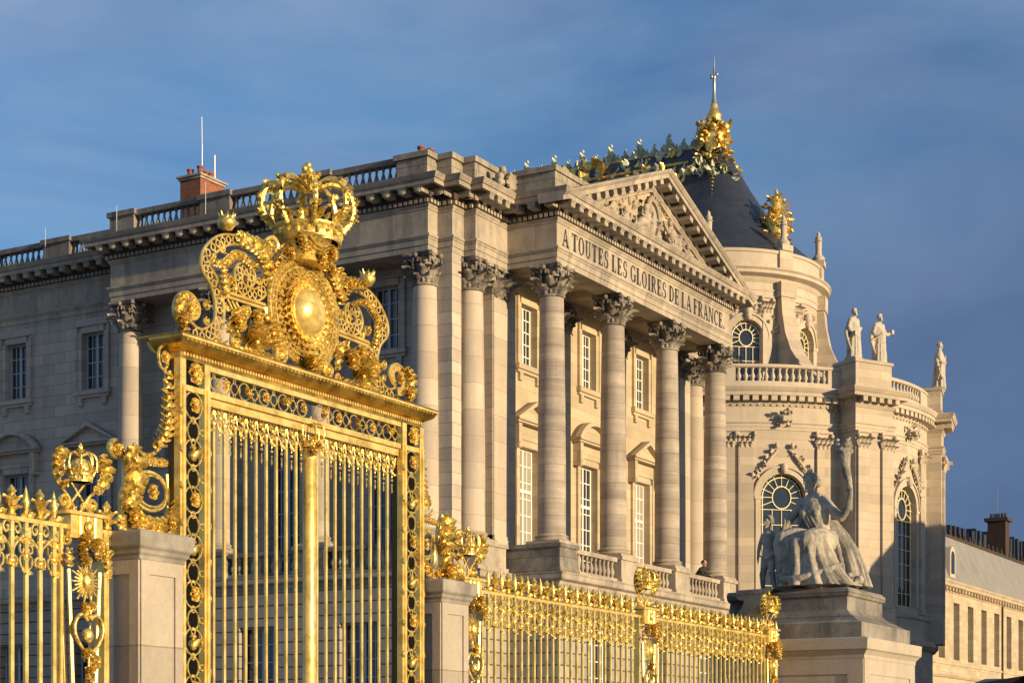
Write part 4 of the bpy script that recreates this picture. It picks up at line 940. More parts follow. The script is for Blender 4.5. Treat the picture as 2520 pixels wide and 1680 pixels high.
for s in (-1, 1):
    f = -s
    m = MB(); band(m, sc_(A, f), .15); band(m, sc_(B, f), .14); band(m, sc_(C_, f), .09, t=.018); band(m, sc_(D_, f), .11)
    rail(m, sc_([(-0.72, 7.66), (-0.76, 7.84), (-0.70, 7.97), (-0.58, 8.03), (-0.49, 7.98), (-0.5, 7.90), (-0.58, 7.87)], f), .03)
    for dz in (0, .05): rail(m, sc_([(-1.6, 7.03 + dz), (-1.5, 7.10 + dz), (-1.39, 7.11 + dz), (-0.72, 7.12 + dz)], f), .02, k=3)
    for gx in (-1.46, -1.38, -1.30): rail(m, sc_([(gx, 7.08), (gx + .1, 6.95), (gx + .08, 6.80), (gx + .14, 6.7)], f), .018)
    rail(m, sc_([(-.74, 7.14), (-.70, 7.0), (-.73, 6.86)], f), .035); rail(m, sc_([(-1.05, 7.08), (-1.0, 6.95), (-1.04, 6.8)], f), .015)
    o = m.build('scroll_strap', M['gold_plain'], gate, smooth=50)
    m = MB()
    foliage(m, sc_([(-1.35, 7.86), (-1.16, 7.83), (-.98, 7.80), (-.84, 7.70), (-.74, 7.52)], f), .15, .045, 10, 31); foliage(m, sc_([(-.74, 7.62), (-.76, 7.80), (-.72, 7.92)], f), .12, .035, 5, 2)
    foliage(m, sc_([(-1.79, 7.43), (-1.61, 7.46), (-1.5, 7.54), (-1.37, 7.62), (-1.22, 7.62), (-1.05, 7.56)], f), .085, .026, 11, 5)
    foliage(m, sc_([(-1.60, 7.48), (-1.6, 7.3), (-1.55, 7.12)], f), .10, .03, 7, 6); volute(m, f * -1.45, 7.31, .07, 1.4, f, .016); rosette(m, f * -1.45, 7.31, .07)
    m.lathe([(.0, -.1), (.06, -.09), (.105, -.03), (.11, .02), (.07, .08), (0, .11)], Q(f * -1.47, 7.99), 12); 
    for k in range(8): a = 2 * pi * k / 8; m.leaf(Q(f * -1.47 + .02 * cos(a), 7.9, .02 * sin(a)), (cos(a) * .8, sin(a) * .8, .9), (cos(a), sin(a), 0), .16, .045, -1.2)
    foliage(m, sc_([(-2.34, 6.52), (-2.42, 6.66), (-2.40, 6.84), (-2.28, 6.92)], f), .12, .036, 7, 15, y=-.05); rosette(m, f * -2.2, 6.8, .13, seed=2); fan(m, f * -2.36, 6.60, .15, 7, pi * .2, pi * 1.6, .04)
    fan(m, f * -1.12, 6.62, .34, 11, -.1, pi + .1, .065, -.06, 1.2, 3); fan(m, f * -.84, 6.78, .22, 9, 0, 2 * pi, .05, -.12, 1.3, 2); fan(m, f * -1.42, 6.80, .18, 8, 0, 2 * pi, .042, -.08, 1.3, 2); fan(m, f * -1.10, 6.92, .16, 8, 0, 2 * pi, .04, -.10, 1.3, 2); foliage(m, sc_([(-1.55, 6.66), (-1.42, 6.88), (-1.2, 6.98)], f), .12, .036, 6, 3, y=-.06); foliage(m, sc_([(-.66, 6.62), (-.70, 6.85), (-.85, 6.98)], f), .12, .036, 6, 4, y=-.06)
    foliage(m, sc_([(-1.3, 6.50), (-1.1, 6.47), (-.75, 6.50)], f), .12, .036, 9, 19)
    volute(m, f * -1.36, 6.58, .12, 1.7, f, .022, 0, -.05); volute(m, f * -.50, 6.60, .13, 1.8, -f, .022, pi / 2, -.05); rosette(m, f * -.5, 6.6, .06); rosette(m, f * -1.36, 6.58, .06)
    for (vx, vz, vr, vs_) in ((-1.56, 7.66, .075, 1), (-1.34, 7.22, .06, -1), (-.92, 7.62, .07, 1), (-.86, 7.42, .055, -1), (-1.84, 6.92, .07, 1), (-1.86, 6.74, .05, -1), (-1.48, 6.98, .05, 1), (-1.18, 6.98, .05, -1), (-.86, 6.98, .06, 1), (-1.74, 7.52, .05, -1), (-.62, 7.30, .05, 1), (-1.62, 6.56, .06, 1)):
        volute(m, f * vx, vz, vr, 1.5, vs_ * f, .012, vx * 3, 0); m.leaf(Q(f * vx, vz), (cos(vx * 9), -.3, sin(vx * 9)), (0, -1, 0), vr * 1.5, vr * .4, 1.2, 3, 7)
    for i in range(7): m.leaf(Q(f * (-1.7 + .16 * i), 6.44), (f * .25 * ((-1) ** i), -.2, 1), (0, -1, 0), .17, .04, 1.1, 3, 8)
    m.leaf(Q(f * -.66, 7.4), (0, -.3, 1), (0, -1, 0), .3, .05, .5)
    m.build('acanthus_sprays', M['gold'], o, smooth=50)
# ---- shield with ring, pearls and oval boss (three small lilies on it)
m = MB(); cz = 7.22; r = random.Random(11)
m.lathe([(0.70, .0), (.72, .03), (.70, .06), (.66, .06), (.62, .03), (.5, .035), (.36, .05), (.30, .08)], (0, 0, 0), 48, mx=T(GX, GY - .02, cz) @ Matrix.Rotation(pi / 2, 4, 'X') @ Matrix.Diagonal((1, .93, 1, 1)))
shield = m.build('shield', M['gold_dark'], gate, smooth=50)
m = MB()
ringe(m, 0, cz, .715, .665, .028, -.05, 48); ringe(m, 0, cz, .60, .555, .014, -.06, 44); ringe(m, 0, cz, .31, .30, .03, -.10, 32)
for i in range(52): a = 2 * pi * i / 52; m.ball(Q(.655 * cos(a), cz + .61 * sin(a), -.07), (.024,) * 3, 6, 5)
for ring, (n, q, L, W) in enumerate(((30, .40, .13, .034), (26, .33, .10, .03), (34, .52, .075, .022))):
    for i in range(n):
        a = 2 * pi * (i + .5 * ring) / n; m.leaf(Q(q * cos(a), cz + q * .93 * sin(a), -.06 - .015 * (ring == 1)), (cos(a), -.35, sin(a)), (0, -1, 0), L, W, 1.3, 3, 8)
for i in range(26): a = 2 * pi * i / 26; m.ball(Q(.49 * cos(a), cz + .455 * sin(a), -.09), (.018,) * 3, 6, 5)
for i in range(20): a = 2 * pi * i / 20; ringe(m, .56 * cos(a), cz + .52 * sin(a), .026, .026, .007, -.08, 8)
fan(m, 0, 6.60, .26, 11, pi * .85, pi * 2.15, .05, -.08, 1.3, 2); fan(m, 0, 6.58, .16, 7, 0, pi, .04, -.1); rail(m, [(0, 6.66), (0, 6.42)], .05)
foliage(m, [(0, 6.62), (0, 6.45)], .12, .035, 8, 5)
m.build('collar_ornament', M['gold'], shield, smooth=50)
m = MB(); m.lathe([(.30, 0), (.295, .05), (.25, .13), (.16, .18), (.08, .20), (0, .205)], (0, 0, 0), 32, mx=T(GX, GY - .07, cz) @ Matrix.Rotation(pi / 2, 4, 'X'))
for (a, b) in ((-.09, .09), (.09, .09), (0, -.09)):
    for q in (-1, 0, 1): m.leaf(Q(a, cz + b - .03, -.235), (q * .8, -.1, 1 if q == 0 else .55), (0, -1, 0), .095 if q == 0 else .07, .022, .4, 1, 6)
    m.box(GX + a - .035, GX + a + .035, GY - .27, GY - .25, cz + b - .02, cz + b - .005)
m.build('boss', M['gold_plain'], shield, smooth=50)
# ---- helm-like drapery between shield and crown
m = MB(); r = random.Random(9)
m.lathe([(.34, -.02), (.30, .04), (.26, .12), (.30, .22), (.40, .3)], (GX, GY, 7.84), 24)
for s in (-1, 1):
    fan(m, s * .32, 8.02, .17, 9, 0, 2 * pi, .042, -.18, 1.3, 2); rosette(m, s * .32, 8.02, .10, y=-.26, seed=4)
    foliage(m, [(s * .20, 7.90), (s * .42, 7.88), (s * .60, 7.74), (s * .72, 7.56)], .12, .036, 9, 70 + s, y=-.08); fan(m, s * .44, 7.84, .13, 8, 0, 2 * pi, .035, -.12)
    rail(m, [(s * .2, 8.08), (s * .42, 7.95), (s * .62, 7.78), (s * .72, 7.62), (s * .66, 7.55)], .03)
fan(m, 0, 7.88, .15, 9, 0, 2 * pi, .04, -.26)
for k in range(5): rail(m, [(-.22, 8.10 - .045 * k), (0, 8.02 - .045 * k), (.22, 8.10 - .045 * k)], .014, y=-.30 + .02 * k)
m.build('mantling', M['gold'], gate, smooth=50)
m = MB(); crown(m, GX + .15, GY, 8.13, .575, 1.04, 8, True); m.build('royal_crown', M['gold'], gate, smooth=50)
# ============================================================ GATE PILLARS
def gpillar(cx, label):
    t = empty('gate_pillar', label, 'pillar', 'stone pillars of the gilded gate', loc=(cx, 13.675, 0))
    m = MB(); h = .345; H = 3.88
    m.box(-h, h, -h, h, 0, H)
    t2 = m.build('shaft', M['pillar'], t, smooth=0, mods=bev, local=True)
    # recessed panels are framed by raised stiles
    m = MB(); e = .012
    for q in range(4):
        mx = RZ(pi / 2 * q)
        m.box(-h, -h + .13, -h - e * 2, -h, .5, H, mx); m.box(h - .13, h, -h - e * 2, -h, .5, H, mx); m.box(-h + .13, h - .13, -h - e * 2, -h, H - .25, H, mx); m.box(-h + .13, h - .13, -h - e * 2, -h, .5, .8, mx)
    m.build('panel_frame', M['pillar'], t, smooth=0, local=True)
    m = MB(); m.sweep([(-h, h), (-h, -h), (h, -h), (h, h), (-h, h)], [(-.02, 3.78), (.03, 3.78), (.035, 3.83), (.06, 3.85), (.065, 3.89), (.10, 3.92), (.105, 3.94), (.11, 4.08), (.09, 4.10), (-.3, 4.12)])
    m.box(-h + .05, h - .05, -h + .05, h - .05, 4.0, 4.115)
    m.build('pillar_cap', M['pcap'], t, smooth=0, mods=bev, local=True)
    m = MB(); m.box(-h - .08, h + .08, -h - .08, h + .08, 0, .5); m.build('plinth', M['pillar'], t, smooth=0, local=True)
gpillar(GX - 3.42 + .345, 'stone gate pillar left of the gilded gate under a golden scroll')
gpillar(GX + 2.72 + .345, 'stone gate pillar right of the gilded gate beside the long railing')
# ============================================================ RAILINGS
FY = 13.66
def F(x, z, y=0.0): return (x, FY + y, z)
def railing(name, label, x0, x1, piers, group, first, zrail=4.06, step=.2, detail=True):
    t = empty(name, label, 'railing', group, loc=((x0 + x1) / 2, FY, 0)); inv = T(-(x0 + x1) / 2, -FY, 0)
    m = MB(); m.box(x0, x1, FY - .025, FY + .035, zrail - .01, zrail + .035); m.box(x0, x1, FY - .02, FY + .03, zrail - .20, zrail - .17) if False else None
    m.box(x0, x1, FY - .03, FY + .03, .25, .31); m.build('rail', M['gold_plain'], t, smooth=0)
    def mk(sp):
        m = MB(); m.box(-.023, .023, -.016, .016, .1, zrail); m.ball((0, 0, zrail - .11), (.028, .028, .03), 8, 6)
        b = m.build('bar', M['gold_plain'], t, smooth=30, local=True); b.matrix_parent_inverse = inv
        m = MB()
        if sp:
            m.lathe([(.025, 0), (.042, .02), (.018, .05), (.038, .12), (.045, .16), (.022, .26), (0, .34)], (0, 0, zrail + .03), 10); nm_ = 'spearhead'
            m.box(-.042, .042, -.035, .035, zrail - .17, zrail - .06)
            for s in (-1, 1):
                P = lambda a, b: (s * a, 0, b)
                m.tube(spline([P(.02, zrail - .50), P(.075, zrail - .46), P(.085, zrail - .38), P(.04, zrail - .35), P(.03, zrail - .40)]), .012, 5)
                m.tube(spline([P(.02, zrail - .18), P(.07, zrail - .22), P(.09, zrail - .30), P(.05, zrail - .33), P(.035, zrail - .28)]), .012, 5)
                m.leaf(P(.02, zrail + .04), (s * .9, -.2, .6), (0, -1, 0), .11, .03, 1.2, 2, 6); m.leaf(P(.015, zrail - .48), (s * .5, -.2, -1), (0, -1, 0), .10, .028, 1.2, 2, 6); m.leaf(P(.03, zrail - .2), (s * .7, -.3, -.7), (0, -1, 0), .10, .028, 1.2, 2, 6)
            m.ball((0, 0, zrail - .36), (.035, .03, .045), 8, 6); m.ball((0, 0, zrail - .58), (.022, .02, .05), 7, 5)
        else:
            m.lathe([(.03, 0), (.055, .02), (.03, .05), (.05, .09), (.03, .12)], (0, 0, zrail + .03), 8)
            for k in range(6):
                a = 2 * pi * k / 6; m.leaf((.025 * cos(a), .025 * sin(a), zrail + .12), (cos(a) * .35, sin(a) * .35, 1), (cos(a), sin(a), 0), .17, .04, .8, 2, 7)
                a += .5; m.leaf((.02 * cos(a), .02 * sin(a), zrail + .08), (cos(a) * .8, sin(a) * .8, 1), (cos(a), sin(a), 0), .12, .035, .9, 2, 6)
            m.lathe([(.02, 0), (.035, .10), (.03, .16), (.05, .19), (.03, .22), (0, .26)], (0, 0, zrail + .10), 8); nm_ = 'lily_finial'
            for s in (-1, 1):
                P = lambda a, b: (s * a, 0, b)
                m.tube(spline([P(.0, zrail - .40), P(.03, zrail - .28), P(.10, zrail - .20), P(.17, zrail - .14), P(.19, zrail - .03)]), .016, 5)
                m.tube(spline([P(.03, zrail - .02), P(.09, zrail - .02), P(.12, zrail - .08), P(.08, zrail - .13), P(.045, zrail - .09), P(.07, zrail - .06)]), .014, 5)
                m.tube(spline([P(.02, zrail - .36), P(.065, zrail - .38), P(.07, zrail - .44), P(.035, zrail - .47), P(.02, zrail - .43)]), .014, 5)
                m.leaf(P(.01, zrail - .42), (s * .4, -.2, -1), (0, -1, 0), .09, .025, 1.2, 2, 5); m.leaf(P(.02, zrail - .2), (s * .8, -.3, .3), (0, -1, 0), .08, .02, 1.2, 2, 5)
            m.ball((0, 0, zrail - .42), (.045, .04, .04), 8, 6)
        f = m.build(nm_, M['gold'], b, smooth=50); return b
    xs = []; x = x0 + step * .5
    while x < x1 - .02:
        if not any(abs(x - p) < .36 for p in piers): xs.append(x)
        x += step
    tpl = {}
    for i, x in enumerate(xs):
        sp = i % 2
        if sp not in tpl: tpl[sp] = mk(sp); b = tpl[sp]
        else: b = copy_tree(tpl[sp], t)
        b.location = (x, FY, 0)
    return t, inv
def fence_pier(t, inv, px, seed, zrail=4.06, big=True):
    """tapering openwork pier: sun mask, lyre, capital box, crown on crossed sceptres"""
    m = MB()
    for s in (-1, 1):
        m.box(px + s * .33 - .02, px + s * .33 + .02, FY - .05, FY + .05, .1, zrail + .02)
        m.tube([F(px + s * .235, 3.62, -.05), F(px + s * .10, .9, -.05)], .026, 6)
        m.tube([F(px + s * .235, 3.62, .05), F(px + s * .10, .9, .05)], .02, 6)
    m.box(px - .24, px + .24, FY - .09, FY + .09, 3.98, 4.20); m.box(px - .30, px + .30, FY - .13, FY + .13, 4.20, 4.235); m.box(px - .27, px + .27, FY - .11, FY + .11, 3.95, 3.98)
    m.box(px - .36, px + .36, FY - .03, FY + .03, zrail - .0, zrail + .035); m.box(px - .18, px + .18, FY - .1, FY + .1, .1, .5)
    p = m.build('ornamental_pier', M['gold_plain'], t, smooth=30)
    o = px - GX; yy = FY - GY - .08
    m = MB()
    for k in range(3): m.tube([F(px - .11 + .11 * k, 3.97, -.10), F(px - .11 + .11 * k, 4.19, -.10)], .022, 6)
    cluster(m, o, 3.84, .24, .10, 46, .14, .04, seed, .08, yy); m.ball(F(px, 4.08, -.12), (.05, .04, .07), 8, 6)
    for s in (-1, 1):
        volute(m, o + s * .27, 3.93, .075, 1.4, s, .018, pi / 2, yy + .04); foliage(m, [(o + s * .28, 3.84), (o + s * .30, 3.66)], .09, .03, 6, seed + s, y=yy)
        volute(m, o + s * .22, 4.34, .085, 1.4, -s, .022, -pi / 2, 0); rail(m, [(o + s * .30, 4.30), (o + s * .42, 4.20), (o + s * .5, 4.12)], .022)
    m.build('capital_leaves', M['gold'], p, smooth=50)
    m = MB()   # sun mask
    for k in range(26):
        a = 2 * pi * k / 26; L = .23 if k % 2 else .17; m.tube([F(px + .06 * cos(a), 3.50 + .06 * sin(a), -.09), F(px + L * cos(a), 3.50 + L * sin(a), -.07)], [.014, .010, .003], 5)
    m.ball(F(px, 3.50, -.09), (.085, .06, .10), 14, 10); m.ball(F(px, 3.49, -.155), (.012, .02, .022), 6, 5)
    for s in (-1, 1): m.ball(F(px + s * .032, 3.525, -.14), (.016, .012, .008), 6, 4)
    m.ball(F(px, 3.455, -.142), (.026, .01, .008), 6, 4); m.build('sun_mask', M['gold'], p, smooth=60)
    m = MB()   # lyre
    for s in (-1, 1): m.tube(spline([F(px + s * .02, 3.09, -.12), F(px + s * .11, 3.15, -.12), F(px + s * .20, 3.07, -.12), F(px + s * .21, 2.95, -.12), F(px + s * .13, 2.82, -.12), F(px + s * .03, 2.74, -.12)]), .022, 7)
    m.ball(F(px, 2.93, -.10), (.07, .06, .08), 12, 8); m.lathe([(.05, 0), (.07, .03), (.03, .06), (.05, .1), (0, .16)], F(px, 3.12, -.08), 10)
    cluster(m, o, 2.66, .10, .08, 26, .12, .035, seed + 5, .08, yy); cluster(m, o, 3.22, .07, .05, 16, .08, .025, seed + 6, .05, yy)
    m.build('lyre', M['gold'], p, smooth=60)
    m = MB()
    for k in range(9): cluster(m, o + .01, 2.5 - .19 * k, .07 - .003 * k, .08, 14, .10, .03, seed + 20 + k, .06, yy)
    foliage(m, [(o, 2.6), (o, 1.0)], .1, .03, 22, seed + 9, y=yy); m.build('husk_chain', M['gold'], p, smooth=50)
    m = MB()   # crossed sceptres, palm sprays, crown
    for s in (-1, 1):
        rail(m, [(o + s * .18, 4.26), (o + s * .05, 4.40), (o - s * .10, 4.56)], .014)
        rail(m, [(o + s * .03, 4.25), (o + s * .16, 4.42), (o + s * .32, 4.55), (o + s * .36, 4.72), (o + s * .28, 4.86)], .016)
        foliage(m, [(o + s * .22, 4.48), (o + s * .34, 4.62), (o + s * .36, 4.74), (o + s * .30, 4.86)], .14, .04, 12, seed + 3 * s, y=-.02, spread=.7)
        volute(m, o + s * .08, 4.31, .05, 1.2, s, .01)
    m.build('palm_sprays', M['gold'], p, smooth=50)
    m = MB(); crown(m, px, FY, 4.57, .17, .42, 8, False, seed); m.lathe([(.12, 0), (.13, .1), (.09, .2), (0, .23)], (px, FY, 4.6), 12); m.build('small_crown', M['gold'], p, smooth=50)
tl, il = railing('gilded_railing', 'gilded railing with spearheads and lily finials left of the gate', 9.8, 15.0, [14.50], 'gilded railings of the court', True)
fence_pier(tl, il, 14.50, 1)
tr, ir = railing('gilded_railing', 'long gilded railing receding from the right pillar to the statue pedestal', 21.92, 34.55, [22.46, 28.37, 34.05], 'gilded railings of the court', True, 4.06, .2)
for k, px in enumerate((22.46, 28.37, 34.05)): fence_pier(tr, ir, px, 30 + 10 * k)
# ============================================================ STATUE GROUP AND ITS PEDESTAL
def sculpt(vox=.03, sm=2, disp=0.0, ds=.1):
    def f(o):
        r = o.modifiers.new('fuse', 'REMESH'); r.mode = 'VOXEL'; r.voxel_size = vox; r.use_smooth_shade = True
        s = o.modifiers.new('soften', 'SMOOTH'); s.iterations = sm; s.factor = .5
        if disp:
            t = bpy.data.textures.new('carving', 'CLOUDS'); t.noise_scale = ds
            d = o.modifiers.new('carve', 'DISPLACE'); d.texture = t; d.strength = disp; d.mid_level = .5
    return f
def limb(m, pts, rad, n=10, k=4):
    C = spline(pts, k); K = len(C); R = []
    for i in range(K):
        u = i / (K - 1) * (len(rad) - 1); j = min(len(rad) - 2, int(u)); R.append(rad[j] + (rad[j + 1] - rad[j]) * (u - j))
    m.tube(C, R, n); m.ball(tuple(C[0]), R[0], 8, 6); m.ball(tuple(C[-1]), R[-1], 8, 6)
def head(m, c, s=1.0, yaw=0.0, hair=True, tilt=0.0):
    """head with brow, nose, mouth, chin, ears and hair; looks along -X before yaw"""
    mx = T(*c) @ RZ(yaw) @ Matrix.Rotation(tilt, 4, 'Y') @ Matrix.Scale(s, 4)
    m.ball((0, 0, .02), (.105, .085, .13), 14, 10, mx); m.ball((-.02, 0, -.06), (.08, .065, .085), 12, 8, mx)
    m.ball((-.118, 0, -.015), (.022, .015, .035), 8, 6, mx); m.ball((-.095, 0, -.075), (.018, .032, .012), 8, 6, mx); m.ball((-.085, 0, -.12), (.03, .03, .025), 8, 6, mx)
    for q in (-1, 1): m.ball((-.09, q * .036, .018), (.02, .022, .013), 8, 6, mx); m.ball((0, q * .088, -.01), (.022, .015, .035), 8, 6, mx); m.ball((-.092, q * .036, .042), (.022, .03, .010), 8, 6, mx)
    if hair:
        m.ball((.03, 0, .055), (.11, .10, .11), 12, 8, mx)
        for k in range(10): a = -pi / 2 + pi * k / 9; m.ball((-.05 + .09 * (1 - cos(a)) * .3, .10 * sin(a), .09 * cos(a) + .05), .03, 7, 5, mx)
        m.ball((.12, 0, .02), (.05, .055, .05), 8, 6, mx)
PCX, PCY = 36.2, 13.5
ped_t = empty('statue_pedestal', 'massive square stone pedestal with a flared upper block at the end of the gilded railing', 'pedestal', loc=(PCX, PCY, 0))
m = MB(); h = 1.62; m.box(-h, h, -h, h, 0, 3.85); m.build('die', M['pillar'], ped_t, smooth=0, mods=bev, local=True)
m = MB()
for q in range(4):
    mx = RZ(pi / 2 * q); e = .025
    m.box(-h, -h + .32, -h - e, -h, .6, 3.62, mx); m.box(h - .32, h, -h - e, -h, .6, 3.62, mx); m.box(-h + .32, h - .32, -h - e, -h, 3.32, 3.62, mx); m.box(-h + .32, h - .32, -h - e, -h, .6, .9, mx)
m.build('panel_frame', M['pillar'], ped_t, smooth=0, local=True)
SQ = lambda a: [(-a, a), (-a, -a), (a, -a), (a, a), (-a, a)]
m = MB(); m.sweep(SQ(h), [(-.1, 3.60), (.03, 3.62), (.04, 3.70), (.10, 3.78), (.13, 3.80), (.14, 4.03), (.05, 4.05), (-.6, 4.08)])
m.build('pedestal_cap', M['pillar'], ped_t, smooth=0, mods=bev, local=True)
m = MB(); m.sweep(SQ(1.5), [(0, 4.05), (.06, 4.06), (.06, 4.36), (.0, 4.38), (-.12, 4.44), (-.32, 4.56), (-.47, 4.72), (-.52, 4.84), (-.53, 4.88), (-.42, 4.90), (-.36, 4.94), (-.34, 5.0), (-.36, 5.06), (-.42, 5.10), (-1.2, 5.11)])
m.box(-1.1, 1.1, -1.1, 1.1, 4.0, 5.105); m.build('flared_block', M['dark'], ped_t, smooth=30, local=True)
m = MB(); m.box(-h - .12, h + .12, -h - .12, h + .12, 0, .6); m.build('plinth', M['pillar'], ped_t, smooth=0, local=True)
# seated draped woman raising a cornucopia, a nude boy at her knee
st = empty('seated_statue', 'weathered statue of a seated draped woman raising a cornucopia beside a standing boy', 'statue', loc=(PCX, PCY, 5.105))
P = lambda y, z, x=0.0: (x - .25, y, z)      # +y is the left of the photograph, -x towards the court
m = MB(); r = random.Random(4)
m.ball((.15, -.25, .5), (.62, .62, .62), 14, 10)                                  # rock seat
m.ball((0, 0, .03), (1.0, 1.0, .09), 16, 6)
limb(m, [P(-.22, 1.05, .05), P(-.20, 1.35, .0), P(-.12, 1.70, -.02), P(-.08, 1.92, 0)], [.29, .21, .29, .20], 14)          # torso
m.ball(P(-.28, 1.86, .02), (.16, .17, .13), 10, 8); m.ball(P(.14, 1.86, -.02), (.16, .17, .13), 10, 8)
for q in (-.20, .06): m.ball(P(q, 1.62, -.2), (.11, .11, .11), 10, 8)
limb(m, [P(-.06, 1.9, 0), P(-.03, 2.08, -.02)], [.085, .07], 10); head(m, P(-.02, 2.27, -.04), 1.42, radians(-28)); m.ball(P(-.02, 2.40, .02), (.13, .13, .08), 10, 6); m.ball(P(-.1, 2.30, .18), (.10, .09, .10), 8, 6)
limb(m, [P(-.30, 1.88, 0), P(-.52, 1.66, -.05), P(-.72, 1.50, -.12)], [.13, .105, .09], 10)
limb(m, [P(-.72, 1.50, -.12), P(-.88, 1.68, -.2), P(-.95, 1.95, -.22)], [.09, .075, .058], 10)
m.ball(P(-.95, 2.03, -.22), (.05, .04, .07), 8, 6)
for k in range(4): limb(m, [P(-.92 - .022 * k, 2.04, -.25), P(-.90 - .022 * k, 2.10, -.27), P(-.91 - .02 * k, 2.14, -.22)], [.018, .015, .012], 6, 2)
limb(m, [P(-.93, 1.98, -.20), P(-.86, 2.03, -.22), P(-.86, 2.1, -.22)], [.02, .018, .014], 6, 2)
limb(m, [P(.14, 1.86, -.02), P(.34, 1.62, -.1), P(.42, 1.42, -.22)], [.11, .09, .075], 10)
limb(m, [P(.42, 1.42, -.22), P(.48, 1.22, -.42), P(.44, 1.12, -.52)], [.075, .06, .045], 10); m.ball(P(.44, 1.08, -.55), (.055, .05, .065), 8, 6)
for k in range(4): limb(m, [P(.40 + .028 * k, 1.05, -.58), P(.40 + .03 * k, .98, -.62), P(.41 + .03 * k, .93, -.6)], [.018, .015, .011], 6, 2)
limb(m, [P(.0, 1.0, .0), P(.18, 1.05, -.35), P(.34, 1.02, -.62)], [.29, .28, .23], 12); limb(m, [P(-.36, 1.0, .0), P(-.28, 1.02, -.4), P(-.20, .98, -.70)], [.29, .28, .23], 12)   # thighs
limb(m, [P(.34, 1.0, -.62), P(.30, .6, -.62), P(.26, .14, -.60)], [.24, .22, .24], 12); limb(m, [P(-.20, .96, -.70), P(-.28, .55, -.62), P(-.36, .14, -.62)], [.24, .24, .27], 12)
for y_ in (.28, -.38): m.ball(P(y_ + .04, .10, -.74), (.15, .07, .06), 10, 6); [m.ball(P(y_ + .0 + .02 * k, .09, -.88), .02, 6, 4) for k in range(5)]
# drapery: a heavy skirt falling in folds from the lap, mantle trailing to the right
body_mb = m; m = MB()
m.loft([(-.62, -.08, 1.16, .15, .20, 0, 9, 0), (-.60, -.08, 1.14, .42, .40, .03, 9, .2), (-.60, -.06, 1.02, .56, .50, .06, 11, .5), (-.62, -.08, .85, .56, .50, .12, 13, .9), (-.64, -.14, .55, .54, .56, .17, 13, 1.2), (-.66, -.22, .28, .60, .66, .20, 13, 1.5), (-.68, -.30, .06, .68, .78, .20, 13, 1.7)], 140)
m.loft([(-.02, -.36, 1.5, .10, .14, .05, 7, 0), (-.05, -.50, 1.2, .20, .24, .15, 7, .5), (-.10, -.66, .85, .26, .30, .2, 9, .8), (-.14, -.80, .5, .30, .32, .24, 9, 1.1), (-.18, -.92, .06, .38, .36, .24, 9, 1.5)], 90)
m.loft([(.06, .10, 1.85, .08, .18, .06, 7, 0), (.10, .14, 1.4, .14, .26, .14, 9, .4), (.06, .16, .9, .28, .36, .18, 9, .8), (.05, .2, .1, .40, .42, .2, 9, 1.2)], 90)
limb(m, [P(.34, 1.0, .1), P(.1, .96, -.50), P(-.25, 1.06, -.46), P(-.50, 1.2, .02)], [.05, .085, .085, .05], 8); limb(m, [P(.36, 1.1, .05), P(.05, 1.08, -.42), P(-.3, 1.18, -.3)], [.04, .065, .04], 8)
limb(m, [P(.52, .42, -.5), P(.2, .20, -1.0), P(-.35, .24, -1.02), P(-.85, .5, -.5)], [.05, .075, .07, .04], 8)
for k in range(3): limb(m, [P(.22 - .09 * k, 1.84, .02), P(.10 - .08 * k, 1.62, -.24), P(-.06 - .08 * k, 1.32, -.22)], [.03, .035, .025], 6)
drap_mb = m; m = body_mb
limb(m, [P(-.95, 1.62, -.18), P(-.93, 2.1, -.2), P(-.84, 2.5, -.2), P(-.80, 2.86, -.18)], [.03, .06, .10, .15], 10)      # cornucopia
for k in range(22): a = r.uniform(0, 2 * pi); m.ball(P(-.80 + .14 * cos(a), 2.92 + r.uniform(-.1, .2), -.18 + .13 * sin(a)), r.uniform(.035, .06), 7, 5)
for k in range(12): a = 2 * pi * k / 12; m.leaf(P(-.80 + .1 * cos(a), 2.86, -.18 + .1 * sin(a)), (sin(a) * .4, cos(a) * .5, 1), (sin(a), cos(a), 0), .26, .05, 1.2)
for k in range(14): m.ball(P(-1.0 + r.uniform(-.15, .1), .14 + r.uniform(-.05, .15), -.05 + r.uniform(-.3, .3)), r.uniform(.05, .1), 7, 5)
w_ = m.build('woman', M['statue'], st, local=True, mods=sculpt(.016, 1, .02, .06))
drap_mb.build('drapery', M['statue'], w_, mods=sculpt(.015, 1, .012, .06))
m = MB()
B = lambda y, z, x=0.0: (x - .62, y + .78, z)
limb(m, [B(0, .72), B(0, .95, -.02), B(0.0, 1.16, 0), B(0, 1.24, .01)], [.145, .125, .15, .10], 12); limb(m, [B(0, 1.22), B(.0, 1.34)], [.05, .045], 8); head(m, B(.0, 1.47, -.02), .95, radians(-25))
for q, kx in ((1, -.04), (-1, -.1)):
    limb(m, [B(q * .075, .72), B(q * .10, .42, kx), B(q * .12, .38, kx), B(q * .13, .08)], [.10, .072, .07, .042], 10)
    m.ball(B(q * .13, .05, -.07), (.10, .042, .035), 8, 6)
    for k in range(5): m.ball(B(q * .13 + (k - 2) * .016, .04, -.165), .012, 5, 4)
limb(m, [B(.13, 1.20), B(.22, .96, .02), B(.24, .72, .0)], [.052, .042, .03], 8); m.ball(B(.24, .68), (.03, .02, .045), 8, 6)
for k in range(4): limb(m, [B(.235, .65, -.02 + .014 * k), B(.24, .59, -.02 + .014 * k)], [.009, .007], 5, 2)
limb(m, [B(-.13, 1.20), B(-.28, 1.18, -.04), B(-.38, 1.40, -.08)], [.052, .042, .03], 8); m.ball(B(-.39, 1.45, -.08), (.03, .025, .04), 8, 6)
for k in range(4): limb(m, [B(-.40 + .012 * k, 1.48, -.09), B(-.41 + .012 * k, 1.53, -.1)], [.009, .007], 5, 2)
